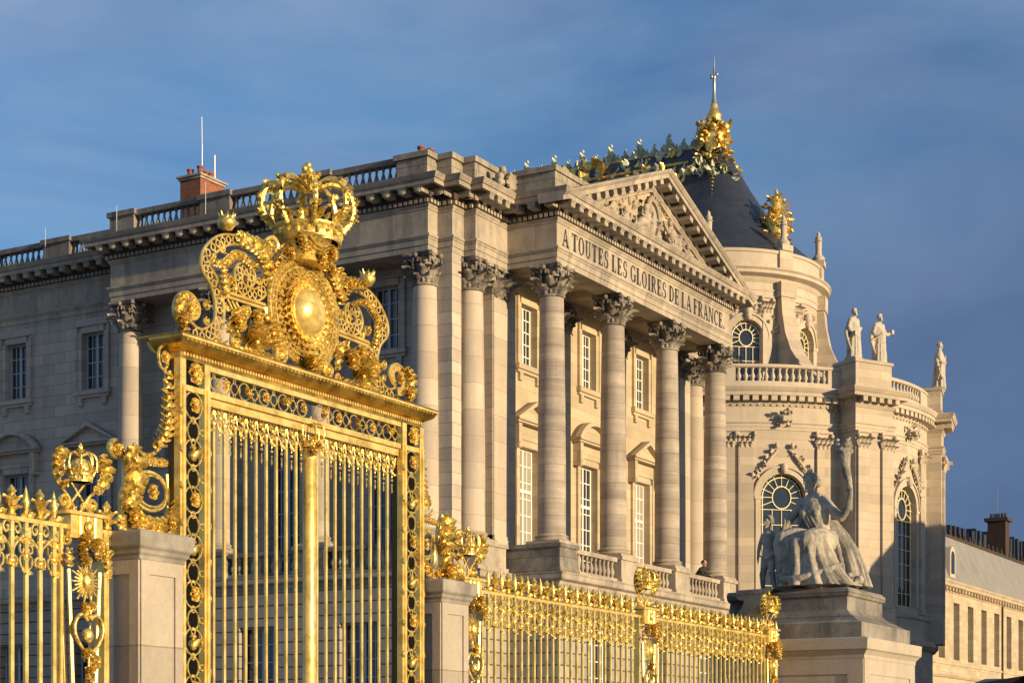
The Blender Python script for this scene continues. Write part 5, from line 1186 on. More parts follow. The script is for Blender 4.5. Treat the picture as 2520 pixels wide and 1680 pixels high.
for k in range(8): limb(m, [B(.16 - .02 * k, .78 - .01 * k, -.12), B(.0, .70, -.15), B(-.15, .76 + .01 * k, -.08)], [.02, .028, .02], 6)
limb(m, [B(-.2, 1.0, .2), B(-.22, .5, .2), B(-.25, .1, .2)], [.12, .14, .15], 8)
m.build('boy', M['statue'], st, local=True, mods=sculpt(.016, 1))
# ============================================================ CHAPEL
CX_, CY_ = 105.24, 45.7
chap = empty('chapel', 'pale stone chapel with rounded apse, slate roof and gilded lantern right of the portico', 'chapel', loc=(CX_, CY_, 0))
# angle w: 0 = along -Y (towards the viewer's right), growing towards -X (towards the camera)
def AP(R, wdeg, z=None):
    a = radians(wdeg); p = (CX_ - R * sin(a), CY_ - R * cos(a))
    return p if z is None else (*p, z)
def arcpath(R, w0, w1, n): return [AP(R, w0 + (w1 - w0) * i / n) for i in range(n + 1)]
RL, RU = 12.95, 6.35
ZB0, ZCH = 8.9, 22.45
def full(R, n=44, nave=34): return [(CX_ - R, CY_ + nave)] + arcpath(R, 90, -90, n) + [(CX_ + R, CY_ + nave)]
bays = [(42, 'L'), (0, 'L'), (84, 'L'), (-42, 'L')]
def curvedwall(m, R, z0, z1, wins, seg=1.0, inset=.5):
    """ring wall with arched openings: wins [(w, halfwidth_m, zsill, zspring)]"""
    ws = set([90, -90]); w_ = -90
    while w_ <= 90: ws.add(round(w_, 3)); w_ += 3
    for wc, hw, a, b in wins:
        hd = math.degrees(hw / R)
        for k in range(-12, 13): ws.add(round(wc + hd * k / 12, 4))
    ws = sorted(x for x in ws if -90 <= x <= 90)[::-1]
    for i in range(len(ws) - 1):
        a, b = ws[i], ws[i + 1]; c = (a + b) / 2; hit = None
        for wc, hw, zs, zp in wins:
            if abs(c - wc) < math.degrees(hw / R): hit = (wc, hw, zs, zp)
        p, q = AP(R, a), AP(R, b)
        if not hit: m.add([(*p, z0), (*q, z0), (*q, z1), (*p, z1)], [(0, 1, 2, 3)]); continue
        wc, hw, zs, zp = hit
        za = zp + sqrt(max(0, hw * hw - (radians(a - wc) * R) ** 2)); zb_ = zp + sqrt(max(0, hw * hw - (radians(b - wc) * R) ** 2))
        m.add([(*p, z0), (*q, z0), (*q, zs), (*p, zs)], [(0, 1, 2, 3)]); m.add([(*p, za), (*q, zb_), (*q, z1), (*p, z1)], [(0, 1, 2, 3)])
        pi_, qi = AP(R - inset, a), AP(R - inset, b)
        m.add([(*p, za), (*q, zb_), (*qi, zb_), (*pi_, za)], [(0, 1, 2, 3)]); m.add([(*p, zs), (*q, zs), (*qi, zs), (*pi_, zs)], [(0, 1, 2, 3)])
    for wc, hw, zs, zp in wins:
        hd = math.degrees(hw / R)
        for sg in (-1, 1): p, q = AP(R, wc + sg * hd), AP(R - inset, wc + sg * hd); m.add([(*p, zs), (*q, zs), (*q, zp), (*p, zp)], [(0, 1, 2, 3)])
def fr(R, w_, z=0): return T(*AP(R, w_), z) @ RZ(radians(-w_))      # local frame: x right, -y outwards
WL = [(50, 1.30, 10.6, 16.3), (8, 1.30, 10.6, 16.3), (-34, 1.3, 10.6, 16.3)]
WU = [(50, 1.02, 24.0, 26.75), (9, 1.02, 24.0, 26.75), (-33, 1.02, 24.0, 26.75)]
m = MB(); curvedwall(m, RL, 0, ZCH, WL)
m.add([(CX_ - RL, CY_, 0), (CX_ - RL, CY_ + 34, 0), (CX_ - RL, CY_ + 34, ZCH), (CX_ - RL, CY_, ZCH)], [(0, 3, 2, 1)]); m.add([(CX_ + RL, CY_, 0), (CX_ + RL, CY_ + 34, 0), (CX_ + RL, CY_ + 34, ZCH), (CX_ + RL, CY_, ZCH)], [(0, 1, 2, 3)])
m.build('wall', M['chapel'], chap, smooth=20)
m = MB(); curvedwall(m, RU, 22, 31.0, WU, inset=.4)
m.add([(CX_ - RU, CY_, 22), (CX_ - RU, CY_ + 34, 22), (CX_ - RU, CY_ + 34, 31), (CX_ - RU, CY_, 31)], [(0, 3, 2, 1)])
m.build('clerestory_wall', M['chapel'], chap, smooth=20)
m = MB(); m.prismz(full(RL - 1.3, 30, 33), 0, 21.4); m.prismz(full(RU - .75, 30, 33.5), 21, 31.6); m.prismz(full(RL - .2, 40), 22.2, 22.5); m.build('core', M['shade'], chap, smooth=0)
m = MB()
m.sweep(full(RL, 60), [(0, 20.0), (.05, 20.0), (.05, 20.16), (.09, 20.17), (.09, 20.33), (.16, 20.40), (.16, 20.46), (.03, 20.48), (.03, 21.30), (.06, 21.32), (.10, 21.42), (.14, 21.44), (.14, 21.82), (.62, 21.84), (.62, 22.05), (.68, 22.06), (.80, 22.26), (.80, 22.32), (0, 22.45)])
m.sweep(full(RU, 50), [(0, 29.2), (.06, 29.2), (.06, 29.5), (.1, 29.52), (.1, 29.62), (.03, 29.66), (.03, 30.0), (.12, 30.1), (.2, 30.3), (.55, 30.42), (.6, 30.44), (.6, 30.62), (.72, 30.72), (.72, 30.78), (.3, 30.86), (.12, 30.9), (.12, 31.75), (.2, 31.78), (.22, 31.95), (.05, 32.0), (-.8, 32.05)])
crn = m.build('cornice', M['ctrim'], chap, smooth=25)
m = MB()
for k in range(80):
    w_ = 89 - k * 178 / 79; mx = fr(RL, w_); m.box(-.17, .17, -.56, -.12, 21.56, 21.83, mx)
m.build('modillions', M['ctrim'], crn, smooth=0)
m = MB()
for k in range(110):
    w_ = 89 - k * 178 / 109; m.box(-.055, .055, -.145, -.085, 21.33, 21.42, fr(RL, w_))
m.build('dentils', M['ctrim'], crn, smooth=0)
m = MB(); m.sweep(full(RL + .25, 50), [(-.25, 0), (0, 0), (0, 8.1), (.18, 8.15), (.3, 8.3), (.35, 8.34), (.35, 8.62), (-.05, 8.66), (-.05, 8.7)]); m.sweep(full(RL + .15, 50), [(0, 8.6), (0, 9.9), (.08, 9.92), (.1, 10.15), (-.2, 10.2)])
m.build('podium', M['chapel'], chap, smooth=20)
def cwindow(R, w_, hw, zs, zp, rings=True, nm='arched_window'):
    mx = fr(R - .36, w_); m = MB(); t = .055
    A_ = [(hw * cos(pi * i / 16), zp + hw * sin(pi * i / 16)) for i in range(17)]
    for q in (hw, hw * .86):
        P_ = [(q, 0, zs)] + [(q * cos(pi * i / 16), 0, zp + q * sin(pi * i / 16)) for i in range(17)] + [(-q, 0, zs)]
        m.tube(P_, t * .7, 5, mx=mx)
    rr = hw * .42; m.tube([(rr * cos(2 * pi * i / 18), 0, zp + rr * 1.15 * sin(2 * pi * i / 18)) for i in range(18)], t * .8, 5, True, mx=mx)
    for k in range(-1, 10):
        a = pi * k / 8; m.tube([(rr * cos(a), 0, zp + rr * sin(a)), (hw * cos(a) * .99, 0, zp + hw * sin(a) * .99)], t * .5, 5, mx=mx)
    z = zp - rr * 1.25
    while z > zs + .2: m.tube([(-hw, 0, z), (hw, 0, z)], t * .5, 5, mx=mx); z -= .85
    for x in (-hw * .42, 0, hw * .42): m.tube([(x, 0, zs), (x, 0, zp - rr * 1.2)], t * .5, 5, mx=mx)
    m.tube([(-hw, 0, zs), (hw, 0, zs)], t, 5, mx=mx)
    o = m.build(nm, M['cream'], chap, smooth=50)
    m = MB(); m.prism([(hw, zs)] + A_ + [(-hw, zs)], .06, .08, mx); m.build('pane', M['glass'], o, smooth=0)
    # stone archivolt with keystone
    m = MB(); mo = fr(R, w_)
    for o0, o1, y_ in ((.0, .30, -.06), (.30, .42, -.14)):
        for i in range(20):
            a, b = pi * i / 20, pi * (i + 1) / 20
            q = [((hw + o) * cos(x), zp + (hw + o) * sin(x)) for x, o in ((a, o0), (b, o0), (b, o1), (a, o1))]
            yc = [-(sqrt(max(0, R * R - x * x)) - R) for x, _ in q]
            m.add([(x, y_ + .0 + c_, z) for (x, z), c_ in zip(q, yc)] + [(x, .3, z) for x, z in q], [(3, 2, 1, 0), (0, 1, 5, 4), (2, 3, 7, 6), (1, 2, 6, 5), (3, 0, 4, 7)], mo)
    for s in (-1, 1):
        yc = R - sqrt(R * R - (hw + .15) ** 2)
        m.box(s * (hw + .15) - .15, s * (hw + .15) + .15, -.05 + yc, .3 + yc, zs, zp, mo); m.box(s * (hw + .16) - .22, s * (hw + .16) + .22, -.1 + yc, .3 + yc, zp - .15, zp, mo)
    m.ball((0, -.15, zp + hw + .25), (.2, .2, .32), 10, 8, mo)
    m.build('archivolt', M['ctrim'], o, smooth=30); return o
for a in WL: cwindow(RL, *a)
for a in WU: cwindow(RU, *a)
# relief above the lower windows: leaning angels and sprays; projecting keystone ornaments on the frieze
r = random.Random(21)
for wc in (50, 8):
    m = MB(); mo = fr(RL, wc)
    for s in (-1, 1):
        m.tube(spline([(s * .35, -.1, 18.9), (s * .7, -.16, 18.5), (s * 1.1, -.14, 18.0), (s * 1.5, -.05, 17.4)]), [.06, .10, .08, .03], 8, mx=mo); m.ball((s * .45, -.2, 19.12), (.13, .14, .16), 8, 6, mo)
        for k in range(10): u = k / 9; p = mo @ Vector((s * (.4 + 1.2 * u), -.05, 19.0 - 1.6 * u)); m.leaf(tuple(p), mo.to_3x3() @ Vector((s * r.uniform(.1, 1), -.2, r.uniform(-.9, 1))), mo.to_3x3() @ Vector((0, -1, 0)), .45, .10, 1.1)
    m.build('spandrel_relief', M['ctrim'], chap, smooth=50)
for wc in (50, 8, 36, 68):
    m = MB(); mo = fr(RL, wc); big = wc in (50, 8)
    for k in range(22 if big else 10):
        p = mo @ Vector((r.uniform(-.32, .32) if big else r.uniform(-.2, .2), -.05 - (.55 * r.random() if big else 0), (20.55 if big else 20.9) + r.uniform(-.25, .45)))
        a = r.uniform(0, 2 * pi); m.leaf(tuple(p), mo.to_3x3() @ Vector((cos(a), -.5, sin(a))), mo.to_3x3() @ Vector((0, -1, .2)), .32 if big else .22, .09, 1.2)
    if big: m.box(-.22, .22, -.65, 0, 20.42, 20.72, mo)
    m.build('frieze_ornament', M['ctrim'], chap, smooth=50)
# pilasters of the lower storey and the broken-forward piers
def cpil(m, mc, R, w_, z0, z1, hw=.42, out=.16):
    mo = fr(R, w_); yc = R - sqrt(R * R - hw * hw)
    m.box(-hw, hw, -out, .3, z0, z1 - 1.0, mo); m.box(-hw - .08, hw + .08, -out - .08, .3, z0, z0 + .35, mo)
    mc.box(-hw + .02, hw - .02, -out + .01, .3, z1 - 1.0, z1 - .1, mo); mc.box(-hw - .1, hw + .1, -out - .1, .3, z1 - .12, z1 - .003, mo)
    for row, (zz, L) in enumerate(((0, .4), (.12, .7))):
        for k in range(3 + row):
            u = -hw + 2 * hw * ((k + .5) / 3 if row == 0 else k / 3); p = mo @ Vector((u, -out, z1 - .98 + zz)); mc.leaf(tuple(p), mo.to_3x3() @ Vector((0, -.15, 1)), mo.to_3x3() @ Vector((0, -1, 0)), L, .14, 1.5, 3, 6)
    for s in (-1, 1): p = mo @ Vector((s * (hw + .06), -out - .08, z1 - .25)); mc.ball(tuple(p), (.13, .13, .13), 8, 6)
m = MB(); mc = MB()
for w_ in (72, 64, 59.5, 39.5, 18.5, -1.5, -24): m = MB(); mc = MB(); cpil(m, mc, RL, w_, 10.2, 20.0); pl_ = m.build('pilaster', M['chapel'], chap, smooth=0); mc.build('capital', M['ctrim'], pl_, smooth=50)
PW = [(28.5, 2.8, 1.3), (-13, 1.9, .85)]
for wc, wid, ot in PW:
    m = MB(); mc = MB(); mo = fr(RL, wc) @ T(0, 1.35 - ot, 0); h_ = wid / 2
    m.box(-h_, h_, -1.35, .6, 10.2, 20.0, mo); m.box(-h_ - .1, h_ + .1, -1.45, .6, 8.6, 10.2, mo)
    for u in ((-h_ + .5, h_ - .5) if wid > 2.5 else (0,)):
        m.box(u - .42, u + .42, -1.50, -1.35, 10.2, 19.0, mo); mc.box(u - .40, u + .40, -1.49, -1.35, 19.0, 19.9, mo); mc.box(u - .52, u + .52, -1.60, -1.35, 19.88, 19.997, mo)
        for row, L in ((0, .4), (1, .7)):
            for k in range(3 + row):
                q = u - .42 + .84 * ((k + .5) / 3 if row == 0 else k / 3); p = mo @ Vector((q, -1.50, 19.02 + .12 * row)); mc.leaf(tuple(p), mo.to_3x3() @ Vector((0, -.15, 1)), mo.to_3x3() @ Vector((0, -1, 0)), L, .14, 1.5, 3, 6)
        for s in (-1, 1): p = mo @ Vector((u + s * .48, -1.58, 19.75)); mc.ball(tuple(p), (.13, .13, .13), 8, 6)
    pth = [tuple((mo @ Vector(q))[:2]) for q in ((-h_, .4, 0), (-h_, -1.35, 0), (h_, -1.35, 0), (h_, .4, 0))]
    m.sweep(pth, [(0, 20.0), (.05, 20.0), (.05, 20.16), (.09, 20.17), (.09, 20.33), (.16, 20.40), (.16, 20.46), (0.01, 20.48), (.01, 21.30), (.06, 21.32), (.10, 21.42), (.14, 21.44), (.14, 21.82), (.62, 21.84), (.62, 22.05), (.68, 22.06), (.80, 22.26), (.80, 22.32), (0, 22.46)])
    m.box(-h_ + .02, h_ - .02, -1.33, .6, 20.0, 22.47, mo)
    for k in range(5): u = -h_ + .2 + (wid - .4) * k / 4; m.box(u - .16, u + .16, -1.95, -1.48, 21.56, 21.83, mo)
    # parapet block carrying the statues
    m.box(-h_ + .05, h_ - .05, -1.30, .5, 22.45, 23.85, mo); m.box(-h_ - .03, h_ + .03, -1.38, .55, 23.85, 24.02, mo); m.box(-h_ - .03, h_ + .03, -1.38, .55, 22.45, 22.65, mo)
    pr = m.build('buttress_pier', M['chapel'], chap, smooth=0); mc.build('capital', M['ctrim'], pr, smooth=50)
# parapet of the ambulatory
m = MB(); pts = []
for w0, w1 in ((72, 62), (38, 34), (21.5, 17), (-1, -9), (-17, -40)): m.sweep(arcpath(RL + .05, w0, w1, 5), [(-.4, 22.4), (0, 22.4), (0, 23.5), (.06, 23.52), (.06, 23.66), (-.42, 23.68)])
for w0, w1 in ((62, 38), (17, -1)):
    m.sweep(arcpath(RL + .05, w0, w1, 16), [(-.35, 22.4), (0.0, 22.4), (0.0, 22.72), (-.35, 22.74)]); m.sweep(arcpath(RL + .05, w0, w1, 16), [(-.35, 23.47), (.0, 23.47), (.06, 23.52), (.06, 23.66), (-.4, 23.68)])
    n_ = int(abs(w0 - w1) / 1.65)
    for k in range(n_): pts.append(AP(RL - .12, w0 + (w1 - w0) * (k + .5) / n_))
cb = m.build('parapet', M['ctrim'], chap, smooth=25)
balusters(cb, pts, 22.73, .75, 'ctrim')
for o in cb.children: o.scale = (1.35, 1.35, 1)
# scroll buttresses sweeping from the clerestory down to the piers
for wc in (28, -12, 71):
    mo = fr(0, wc)   # local -y outwards from the axis
    P_ = [(6.1, 29.3), (6.75, 29.3), (6.85, 28.2), (7.1, 27.0), (7.6, 25.9), (8.4, 24.9), (9.6, 24.0), (11.0, 23.4), (12.3, 23.2), (12.3, 22.4), (6.1, 22.4)]
    m = MB(); n_ = len(P_); w2 = .52
    m.add([(-w2, -a, z) for a, z in P_] + [(w2, -a, z) for a, z in P_], [tuple(range(n_)), tuple(reversed(range(n_, 2 * n_)))] + [(i, i + n_, (i + 1) % n_ + n_, (i + 1) % n_) for i in range(n_)], mo)
    m.box(-.6, .6, -6.85, -6.2, 29.2, 30.1, mo); m.box(-.5, .5, -6.62, -6.1, 30.8, 32.05, mo)
    b_ = m.build('scroll_buttress', M['chapel'], chap, smooth=30)
    m = MB(); p = AP(6.35, wc)
    m.box(-.42, .42, -6.75, -5.95, 32.0, 32.35, mo); m.lathe([(.30, 32.3), (.36, 32.4), (.40, 32.55), (.27, 32.7), (.20, 32.8), (.19, 33.0), (.20, 33.55), (.27, 33.6), (.18, 33.68), (.23, 33.8), (.10, 33.95), (.12, 34.05), (0, 34.25)], (*p, 0), 12)
    m.build('candelabrum', M['ctrim'], b_, smooth=50)
for wc in (39, 19):
    m = MB(); cpil(m, m, RU, wc, 24, 29.2, .3, .1); 
    m.build('clerestory_pilaster', M['ctrim'], chap, smooth=40)
for wc in (50, 9):
    m = MB(); mo = fr(RU, wc)
    for k in range(26): a = r.uniform(0, pi); q = 1.45 + r.uniform(-.1, .35); p = mo @ Vector((q * cos(a), .05 + .12 * (q * cos(a)) ** 2 - .1, 26.75 + q * sin(a))); b = a + r.uniform(-1, 1); m.leaf(tuple(p), mo.to_3x3() @ Vector((cos(b), -.3, sin(b))), mo.to_3x3() @ Vector((0, -1, 0)), .42, .11, 1.2)
    m.ball(tuple(mo @ Vector((0, -.15, 28.3))), (.3, .25, .35), 10, 8)
    m.build('window_garland', M['ctrim'], chap, smooth=50)
# roof: steep slate nave ending in a half cone
m = MB(); prof = [(6.45, 31.98), (6.3, 32.1), (5.5, 32.8), (4.25, 34.0), (3.1, 35.6), (2.2, 37.0), (1.5, 38.2), (.9, 39.3), (.35, 40.15), (0, 40.25)]
n_ = 32; vs = []; K = n_ + 3
for R, z in prof:
    vs.append((CX_ - R, CY_ + 34, z)); vs += [AP(R, 90 - 180 * i / n_, z) for i in range(n_ + 1)]; vs.append((CX_ + R, CY_ + 34, z))
m.add(vs, [(j * K + i, j * K + i + 1, (j + 1) * K + i + 1, (j + 1) * K + i) for j in range(len(prof) - 1) for i in range(K - 1)])
m.build('roof', M['slate'], chap, smooth=40)
m = MB(); m2 = MB()   # ridge cresting of patinated lead with gilt roll
m2.tube([(CX_, CY_ + 1, 40.2), (CX_, CY_ + 33, 40.2)], .22, 8)
for s in (-1, 1): m2.tube([(CX_ + s * 1.0, CY_ + 1.5, 39.1), (CX_ + s * 1.0, CY_ + 33, 39.1)], .10, 6)
m.tube([(CX_, CY_ + 1, 40.33), (CX_, CY_ + 32, 40.33)], .16, 6)
def teal_leaf(x, y, z, h, mm):
    for q in (-1, 0, 1): mm.leaf((x, y, z), (0, q * .6, 1), (-1, 0, .1), h * (1 if q == 0 else .65), h * .16, .8, 3, 6); mm.leaf((x, y, z), (-.5, q * .7, .8), (-.6, 0, 1), h * .6, h * .14, .8, 3, 6)
    mm.ball((x, y, z + h * .95), (h * .10,) * 3, 7, 5)
y = CY_ + 1.2; k = 0
while y < CY_ + 30: teal_leaf(CX_, y, 40.2, (1.25, .55, .8, .55)[k % 4], m); y += .52; k += 1
for k in range(520):
    yy = CY_ + r.uniform(1, 30); s = r.choice((-1, -1, -1, 1)); xx = r.uniform(.25, 2.5); a = r.uniform(0, 2 * pi)
    (m if r.random() < .5 else m2).leaf((CX_ + s * xx, yy, 40.62 - xx * 1.3), (0, cos(a), sin(a)), (s, 0, .7), .60, .16, 1.0, 3, 6)
for k in range(60): a = radians(r.uniform(20, 100)); R_ = r.uniform(.8, 2.2); p = (CX_ - R_ * sin(a), CY_ - R_ * cos(a) + .5, 40.2 - R_ * 1.15); b = r.uniform(0, 2 * pi); m.leaf(p, (cos(b), sin(b), sin(b) * .6), (-sin(a), -cos(a), .7), .55, .16, 1.1, 3, 6)
cr_ = m.build('ridge_cresting', M['teal'], chap, smooth=50)
for k in range(26): a = r.uniform(0, 2 * pi); m2.leaf((CX_ - .9, CY_ + 8.2 + .4 * cos(a), 39.5 + .4 * sin(a)), (-.4, cos(a), sin(a)), (-1, 0, .4), .8, .2, 1.1)
m2.build('gilt_ridge_roll', M['gold_far'], cr_, smooth=50)
# gilded lead ornament crowning the cone, and the gilded dormer
def lump(m, c, R, H, n, L, seed, up=.2):
    rr = random.Random(seed)
    for i in range(n):
        a = rr.uniform(0, 2 * pi); u = rr.random(); q = R(u); b = a + rr.uniform(-1, 1)
        p = (c[0] + cos(a) * q, c[1] + sin(a) * q, c[2] + H * u); m.leaf(p, (cos(b) * .7, sin(b) * .7, rr.uniform(-1, 1)), (cos(a), sin(a), up), L * rr.uniform(.6, 1.3), L * .27, 1.3, 3, 6)
        if i % 3 == 0: m.ball(p, (L * rr.uniform(.22, .36),) * 3, 7, 5)
m = MB(); AX, AY = CX_, CY_ + .2
m.lathe([(1.15, 38.0), (1.0, 38.6), (.72, 39.2), (.62, 40.0), (.78, 40.6), (.66, 41.3), (.42, 41.9), (.5, 42.1), (.3, 42.4), (.22, 42.8), (0, 42.9)], (AX, AY, 0), 14)
lump(m, (AX, AY, 38.6), lambda u: .95 - .28 * u, 2.9, 130, .5, 5)
lump(m, (AX, AY, 37.9), lambda u: 1.35 - .5 * u, 1.1, 80, .62, 6)
for k in range(6):
    a = 2 * pi * k / 6 + .35
    for j in range(9): u = j / 8; R_ = 1.15 + 1.25 * u; m.leaf((AX + cos(a) * R_, AY + sin(a) * R_, 38.6 - 2.3 * u + .12), (cos(a) * .6, sin(a) * .6, -1), (cos(a), sin(a), .6), .6, .2, 1.0); m.ball((AX + cos(a) * R_, AY + sin(a) * R_, 38.6 - 2.3 * u), (.17, .17, .2), 7, 5)
    m.ball((AX + cos(a) * .85, AY + sin(a) * .85, 41.2), (.24, .24, .26), 8, 6); m.leaf((AX + cos(a) * .8, AY + sin(a) * .8, 41.3), (cos(a), sin(a), .2), (0, 0, 1), .6, .2, 1.2)
lan = m.build('gilded_lantern', M['gold_far'], chap, smooth=50)
m = MB(); m.lathe([(.26, 42.6), (.18, 42.9), (.11, 43.3), (.09, 44.4), (.15, 44.5), (.12, 44.6), (.07, 44.7), (.05, 45.2), (.03, 45.8), (0, 46.0)], (AX, AY, 0), 10)
for s in (-1, 1): m.ball((AX + s * .18, AY - s * .1, 44.62 + s * .12), (.11, .11, .15), 7, 5)
m.build('spire_rod', M['lead'], lan, smooth=50)
m = MB(); mo = fr(0, 15)
m.lathe([(.3, 32.8), (.5, 33.1), (.62, 33.8), (.66, 34.4), (.52, 35.1), (.34, 35.5), (.3, 35.8), (.12, 36.1), (.1, 36.3), (0, 36.5)], tuple((mo @ Vector((0, -4.6, 0)))), 14)
cxd, cyd = (mo @ Vector((0, -4.6, 0)))[:2]
lump(m, (cxd, cyd, 32.9), lambda u: .42 + .36 * sin(pi * min(1, u * 1.05)), 3.1, 120, .36, 8)
m.build('gilded_dormer_urn', M['gold_far'], chap, smooth=50)
# ---- apostles on the parapet
def saint(w_, off_, z, label, pose, seed):
    mo = fr(RL, w_); p = mo @ Vector((off_, -.65, 0)); r = random.Random(seed)
    t = empty('parapet_statue', label, 'statue', 'draped statues on the chapel parapet', loc=(p.x, p.y, z)); t.rotation_euler = (0, 0, radians(-w_) + radians(20 - 4 * seed))
    m = MB(); S_ = 1.62
    V = lambda x, y, zz: (x * S_, y * S_, zz * S_)
    m.box(-.42, .42, -.38, .38, 0, .16)
    limb(m, [V(0, 0, .1), V(.03, .0, .5), V(-.02, .0, .95), V(0, 0, 1.22), V(0, 0, 1.46)], [.27 * S_, .21 * S_, .17 * S_, .19 * S_, .11 * S_], 14)
    m.ball(V(-.17, 0, 1.40), (.11 * S_,) * 3, 9, 7); m.ball(V(.17, 0, 1.40), (.11 * S_,) * 3, 9, 7)
    limb(m, [V(0, 0, 1.45), V(0, -.02, 1.56)], [.06 * S_, .055 * S_], 8); head(m, V(0, -.03, 1.68), 1.28 * 1.1, radians(90))
    m.ball(V(0, -.10, 1.60), (.06 * S_, .05 * S_, .07 * S_), 8, 6)
    if pose == 0: A1 = [V(-.2, 0, 1.38), V(-.30, .0, 1.12), V(-.24, -.12, .88)]; A2 = [V(.2, 0, 1.38), V(.33, .02, 1.12), V(.14, -.2, 1.12)]
    elif pose == 1: A1 = [V(-.2, 0, 1.38), V(-.28, .02, 1.08), V(-.1, -.2, 1.08)]; A2 = [V(.2, 0, 1.36), V(.34, -.04, 1.14), V(.55, -.14, 1.22)]
    else: A1 = [V(-.2, 0, 1.38), V(-.3, .0, 1.1), V(-.08, -.22, 1.0)]; A2 = [V(.2, 0, 1.36), V(.34, -.02, 1.1), V(.42, -.18, 1.0)]
    for A_ in (A1, A2):
        limb(m, A_, [.10 * S_, .075 * S_, .05 * S_], 8); e = Vector(A_[-1]); m.ball(tuple(e), .055 * S_, 8, 6)
        for k in range(4): m.tube([tuple(e + Vector((.02 * k - .03, -.03, 0))), tuple(e + Vector((.025 * k - .035, -.12, .02 - .02 * k)))], [.02, .015], 5)
    o_ = r.uniform(0, 3)
    m.loft([(0, 0, 1.46 * S_, .14 * S_, .11 * S_, .03, 7, o_), (0, 0, 1.36 * S_, .23 * S_, .15 * S_, .08, 7, o_), (0, 0, 1.1 * S_, .20 * S_, .17 * S_, .14, 9, o_ + .4), (.01, -.01, .8 * S_, .23 * S_, .19 * S_, .2, 11, o_ + .9), (.02, -.01, .45 * S_, .25 * S_, .21 * S_, .24, 11, o_ + 1.3), (.02, 0, .1 * S_, .28 * S_, .24 * S_, .24, 11, o_ + 1.6)], 90)
    for k in range(8): limb(m, [V(-.22, -.05, 1.36 - .05 * k), V(0, -.2, 1.12 - .05 * k), V(.24, -.08, 1.0 - .06 * k)], [.035 * S_, .045 * S_, .035 * S_], 6)
    for k in range(5): limb(m, [V(-.2, .1, 1.3), V(-.3 - .02 * k, .08, .9), V(-.28 - .02 * k, .05 - .04 * k, .35)], [.05 * S_, .06 * S_, .03 * S_], 6)
    m.build('figure', M['statue_pale'], t, local=True, mods=sculpt(.035, 1, .05, .15))
    m = MB()
    if pose == 1: m.tube([V(-.1, -.25, 1.08), V(-.62, -.1, .72)], .03, 6); m.box(.78, .98, -.35, -.15, 1.88, 2.12)
    elif pose == 2: m.tube([V(.36, -.2, .78), V(.62, -.3, 1.34)], .03, 6); m.box(.92, 1.06, -.5, -.42, 2.02, 2.3); m.tube([V(-.3, -.1, 1.0), V(-.95, .1, .22)], .025, 6)
    else: m.box(-.52, -.30, -.42, -.28, 1.3, 1.56)
    m.build('attribute', M['statue_pale'], t, smooth=0, local=True)
M['statue_pale'] = mat('pale_statue_stone', (0.56, 0.49, 0.39), 0.88, build=stone((0.60, 0.53, 0.42), (0.26, 0.24, 0.20), soot=0.4, streak=0.5))
saint(28.5, -.95, 24.02, 'stone saint, leftmost on the chapel parapet, broad cloak over both shoulders', 0, 1)
saint(28.5, .95, 23.95, 'stone saint stretching one arm out to the right on the chapel parapet', 1, 2)
saint(-13, 0.0, 24.02, 'lone stone saint holding a raised rod at the right end of the parapet', 2, 3)
# ============================================================ NORTH WING (far right) and its roofscape
NX0, NX1, NY = 118.0, 250.0, 43.0
nw = empty('stone_wing', 'long sunlit stone wing with a grey mansard roof at the right edge', 'building', loc=(160, NY, 0))
m = MB(); wins = [];
x = 136.0; xs = []
while x < 215: xs.append(x); x += 4.15
for x in xs: wins += [(x - NX0 - .85, x - NX0 + .85, 9.9, 14.6), (x - NX0 - .85, x - NX0 + .85, 2.5, 7.6)]
wall(m, (NX0, NY), (NX1, NY), 0, 15.9, wins, .9)
m.box(NX0, NX1, NY + 1.2, NY + 12, 0, 15.8); m.build('wall', M['front'], nw, smooth=0)
m = MB(); pth = [(NX0, NY), (NX1, NY)]
m.sweep(pth, [(-.2, 15.3), (.08, 15.32), (.1, 15.6), (.5, 15.75), (.5, 15.95), (.62, 16.1), (.62, 16.2), (-.3, 16.3)]); m.sweep(pth, [(-.1, 8.3), (.12, 8.35), (.25, 8.55), (.25, 8.75), (-.1, 8.8)]); m.sweep(pth, [(-.1, 9.4), (.1, 9.42), (.1, 9.6), (-.1, 9.62)])
k = NX0
while k < NX1: m.box(k, k + .28, NY - .46, NY - .06, 15.42, 15.66); k += .9
m.build('cornice', M['front'], nw, smooth=0)
for x in xs:
    for z0, z1 in ((9.9, 14.6), (2.5, 7.6)):
        m = MB(); m.box(x - .85, x + .85, NY + .80, NY + .84, z0, z1); o = m.build('window', M['curtain'], nw, smooth=0)
        m = MB()
        for q in (-.82, -.27, .27, .82): m.box(x + q - .03, x + q + .03, NY + .74, NY + .80, z0, z1)
        for q in range(6): zz = z0 + (z1 - z0) * q / 5; m.box(x - .85, x + .85, NY + .741, NY + .799, zz - .03, zz + .03)
        m.build('muntins', M['whitedull'], o, smooth=0)
m = MB(); m.add([(NX0, NY - .1, 16.25), (NX1, NY - .1, 16.25), (NX1, NY + 1.6, 20.5), (NX0, NY + 1.6, 20.5), (NX1, NY + 6, 21.3), (NX0, NY + 6, 21.3), (NX1, NY + 12, 16.2), (NX0, NY + 12, 16.2)], [(0, 1, 2, 3), (3, 2, 4, 5), (5, 4, 6, 7), (0, 3, 5, 7)])
m.build('roof', M['slate_grey'], nw, smooth=0)
m = MB(); m.tube([(NX0, NY + 1.55, 20.55), (NX1, NY + 1.55, 20.55)], .12, 6); k = NX0
while k < 210: m.lathe([(.05, 0), (.16, .1), (.2, .3), (.06, .45), (.12, .55), (0, .8)], (k, NY + 1.75, 20.5), 6); k += 1.5
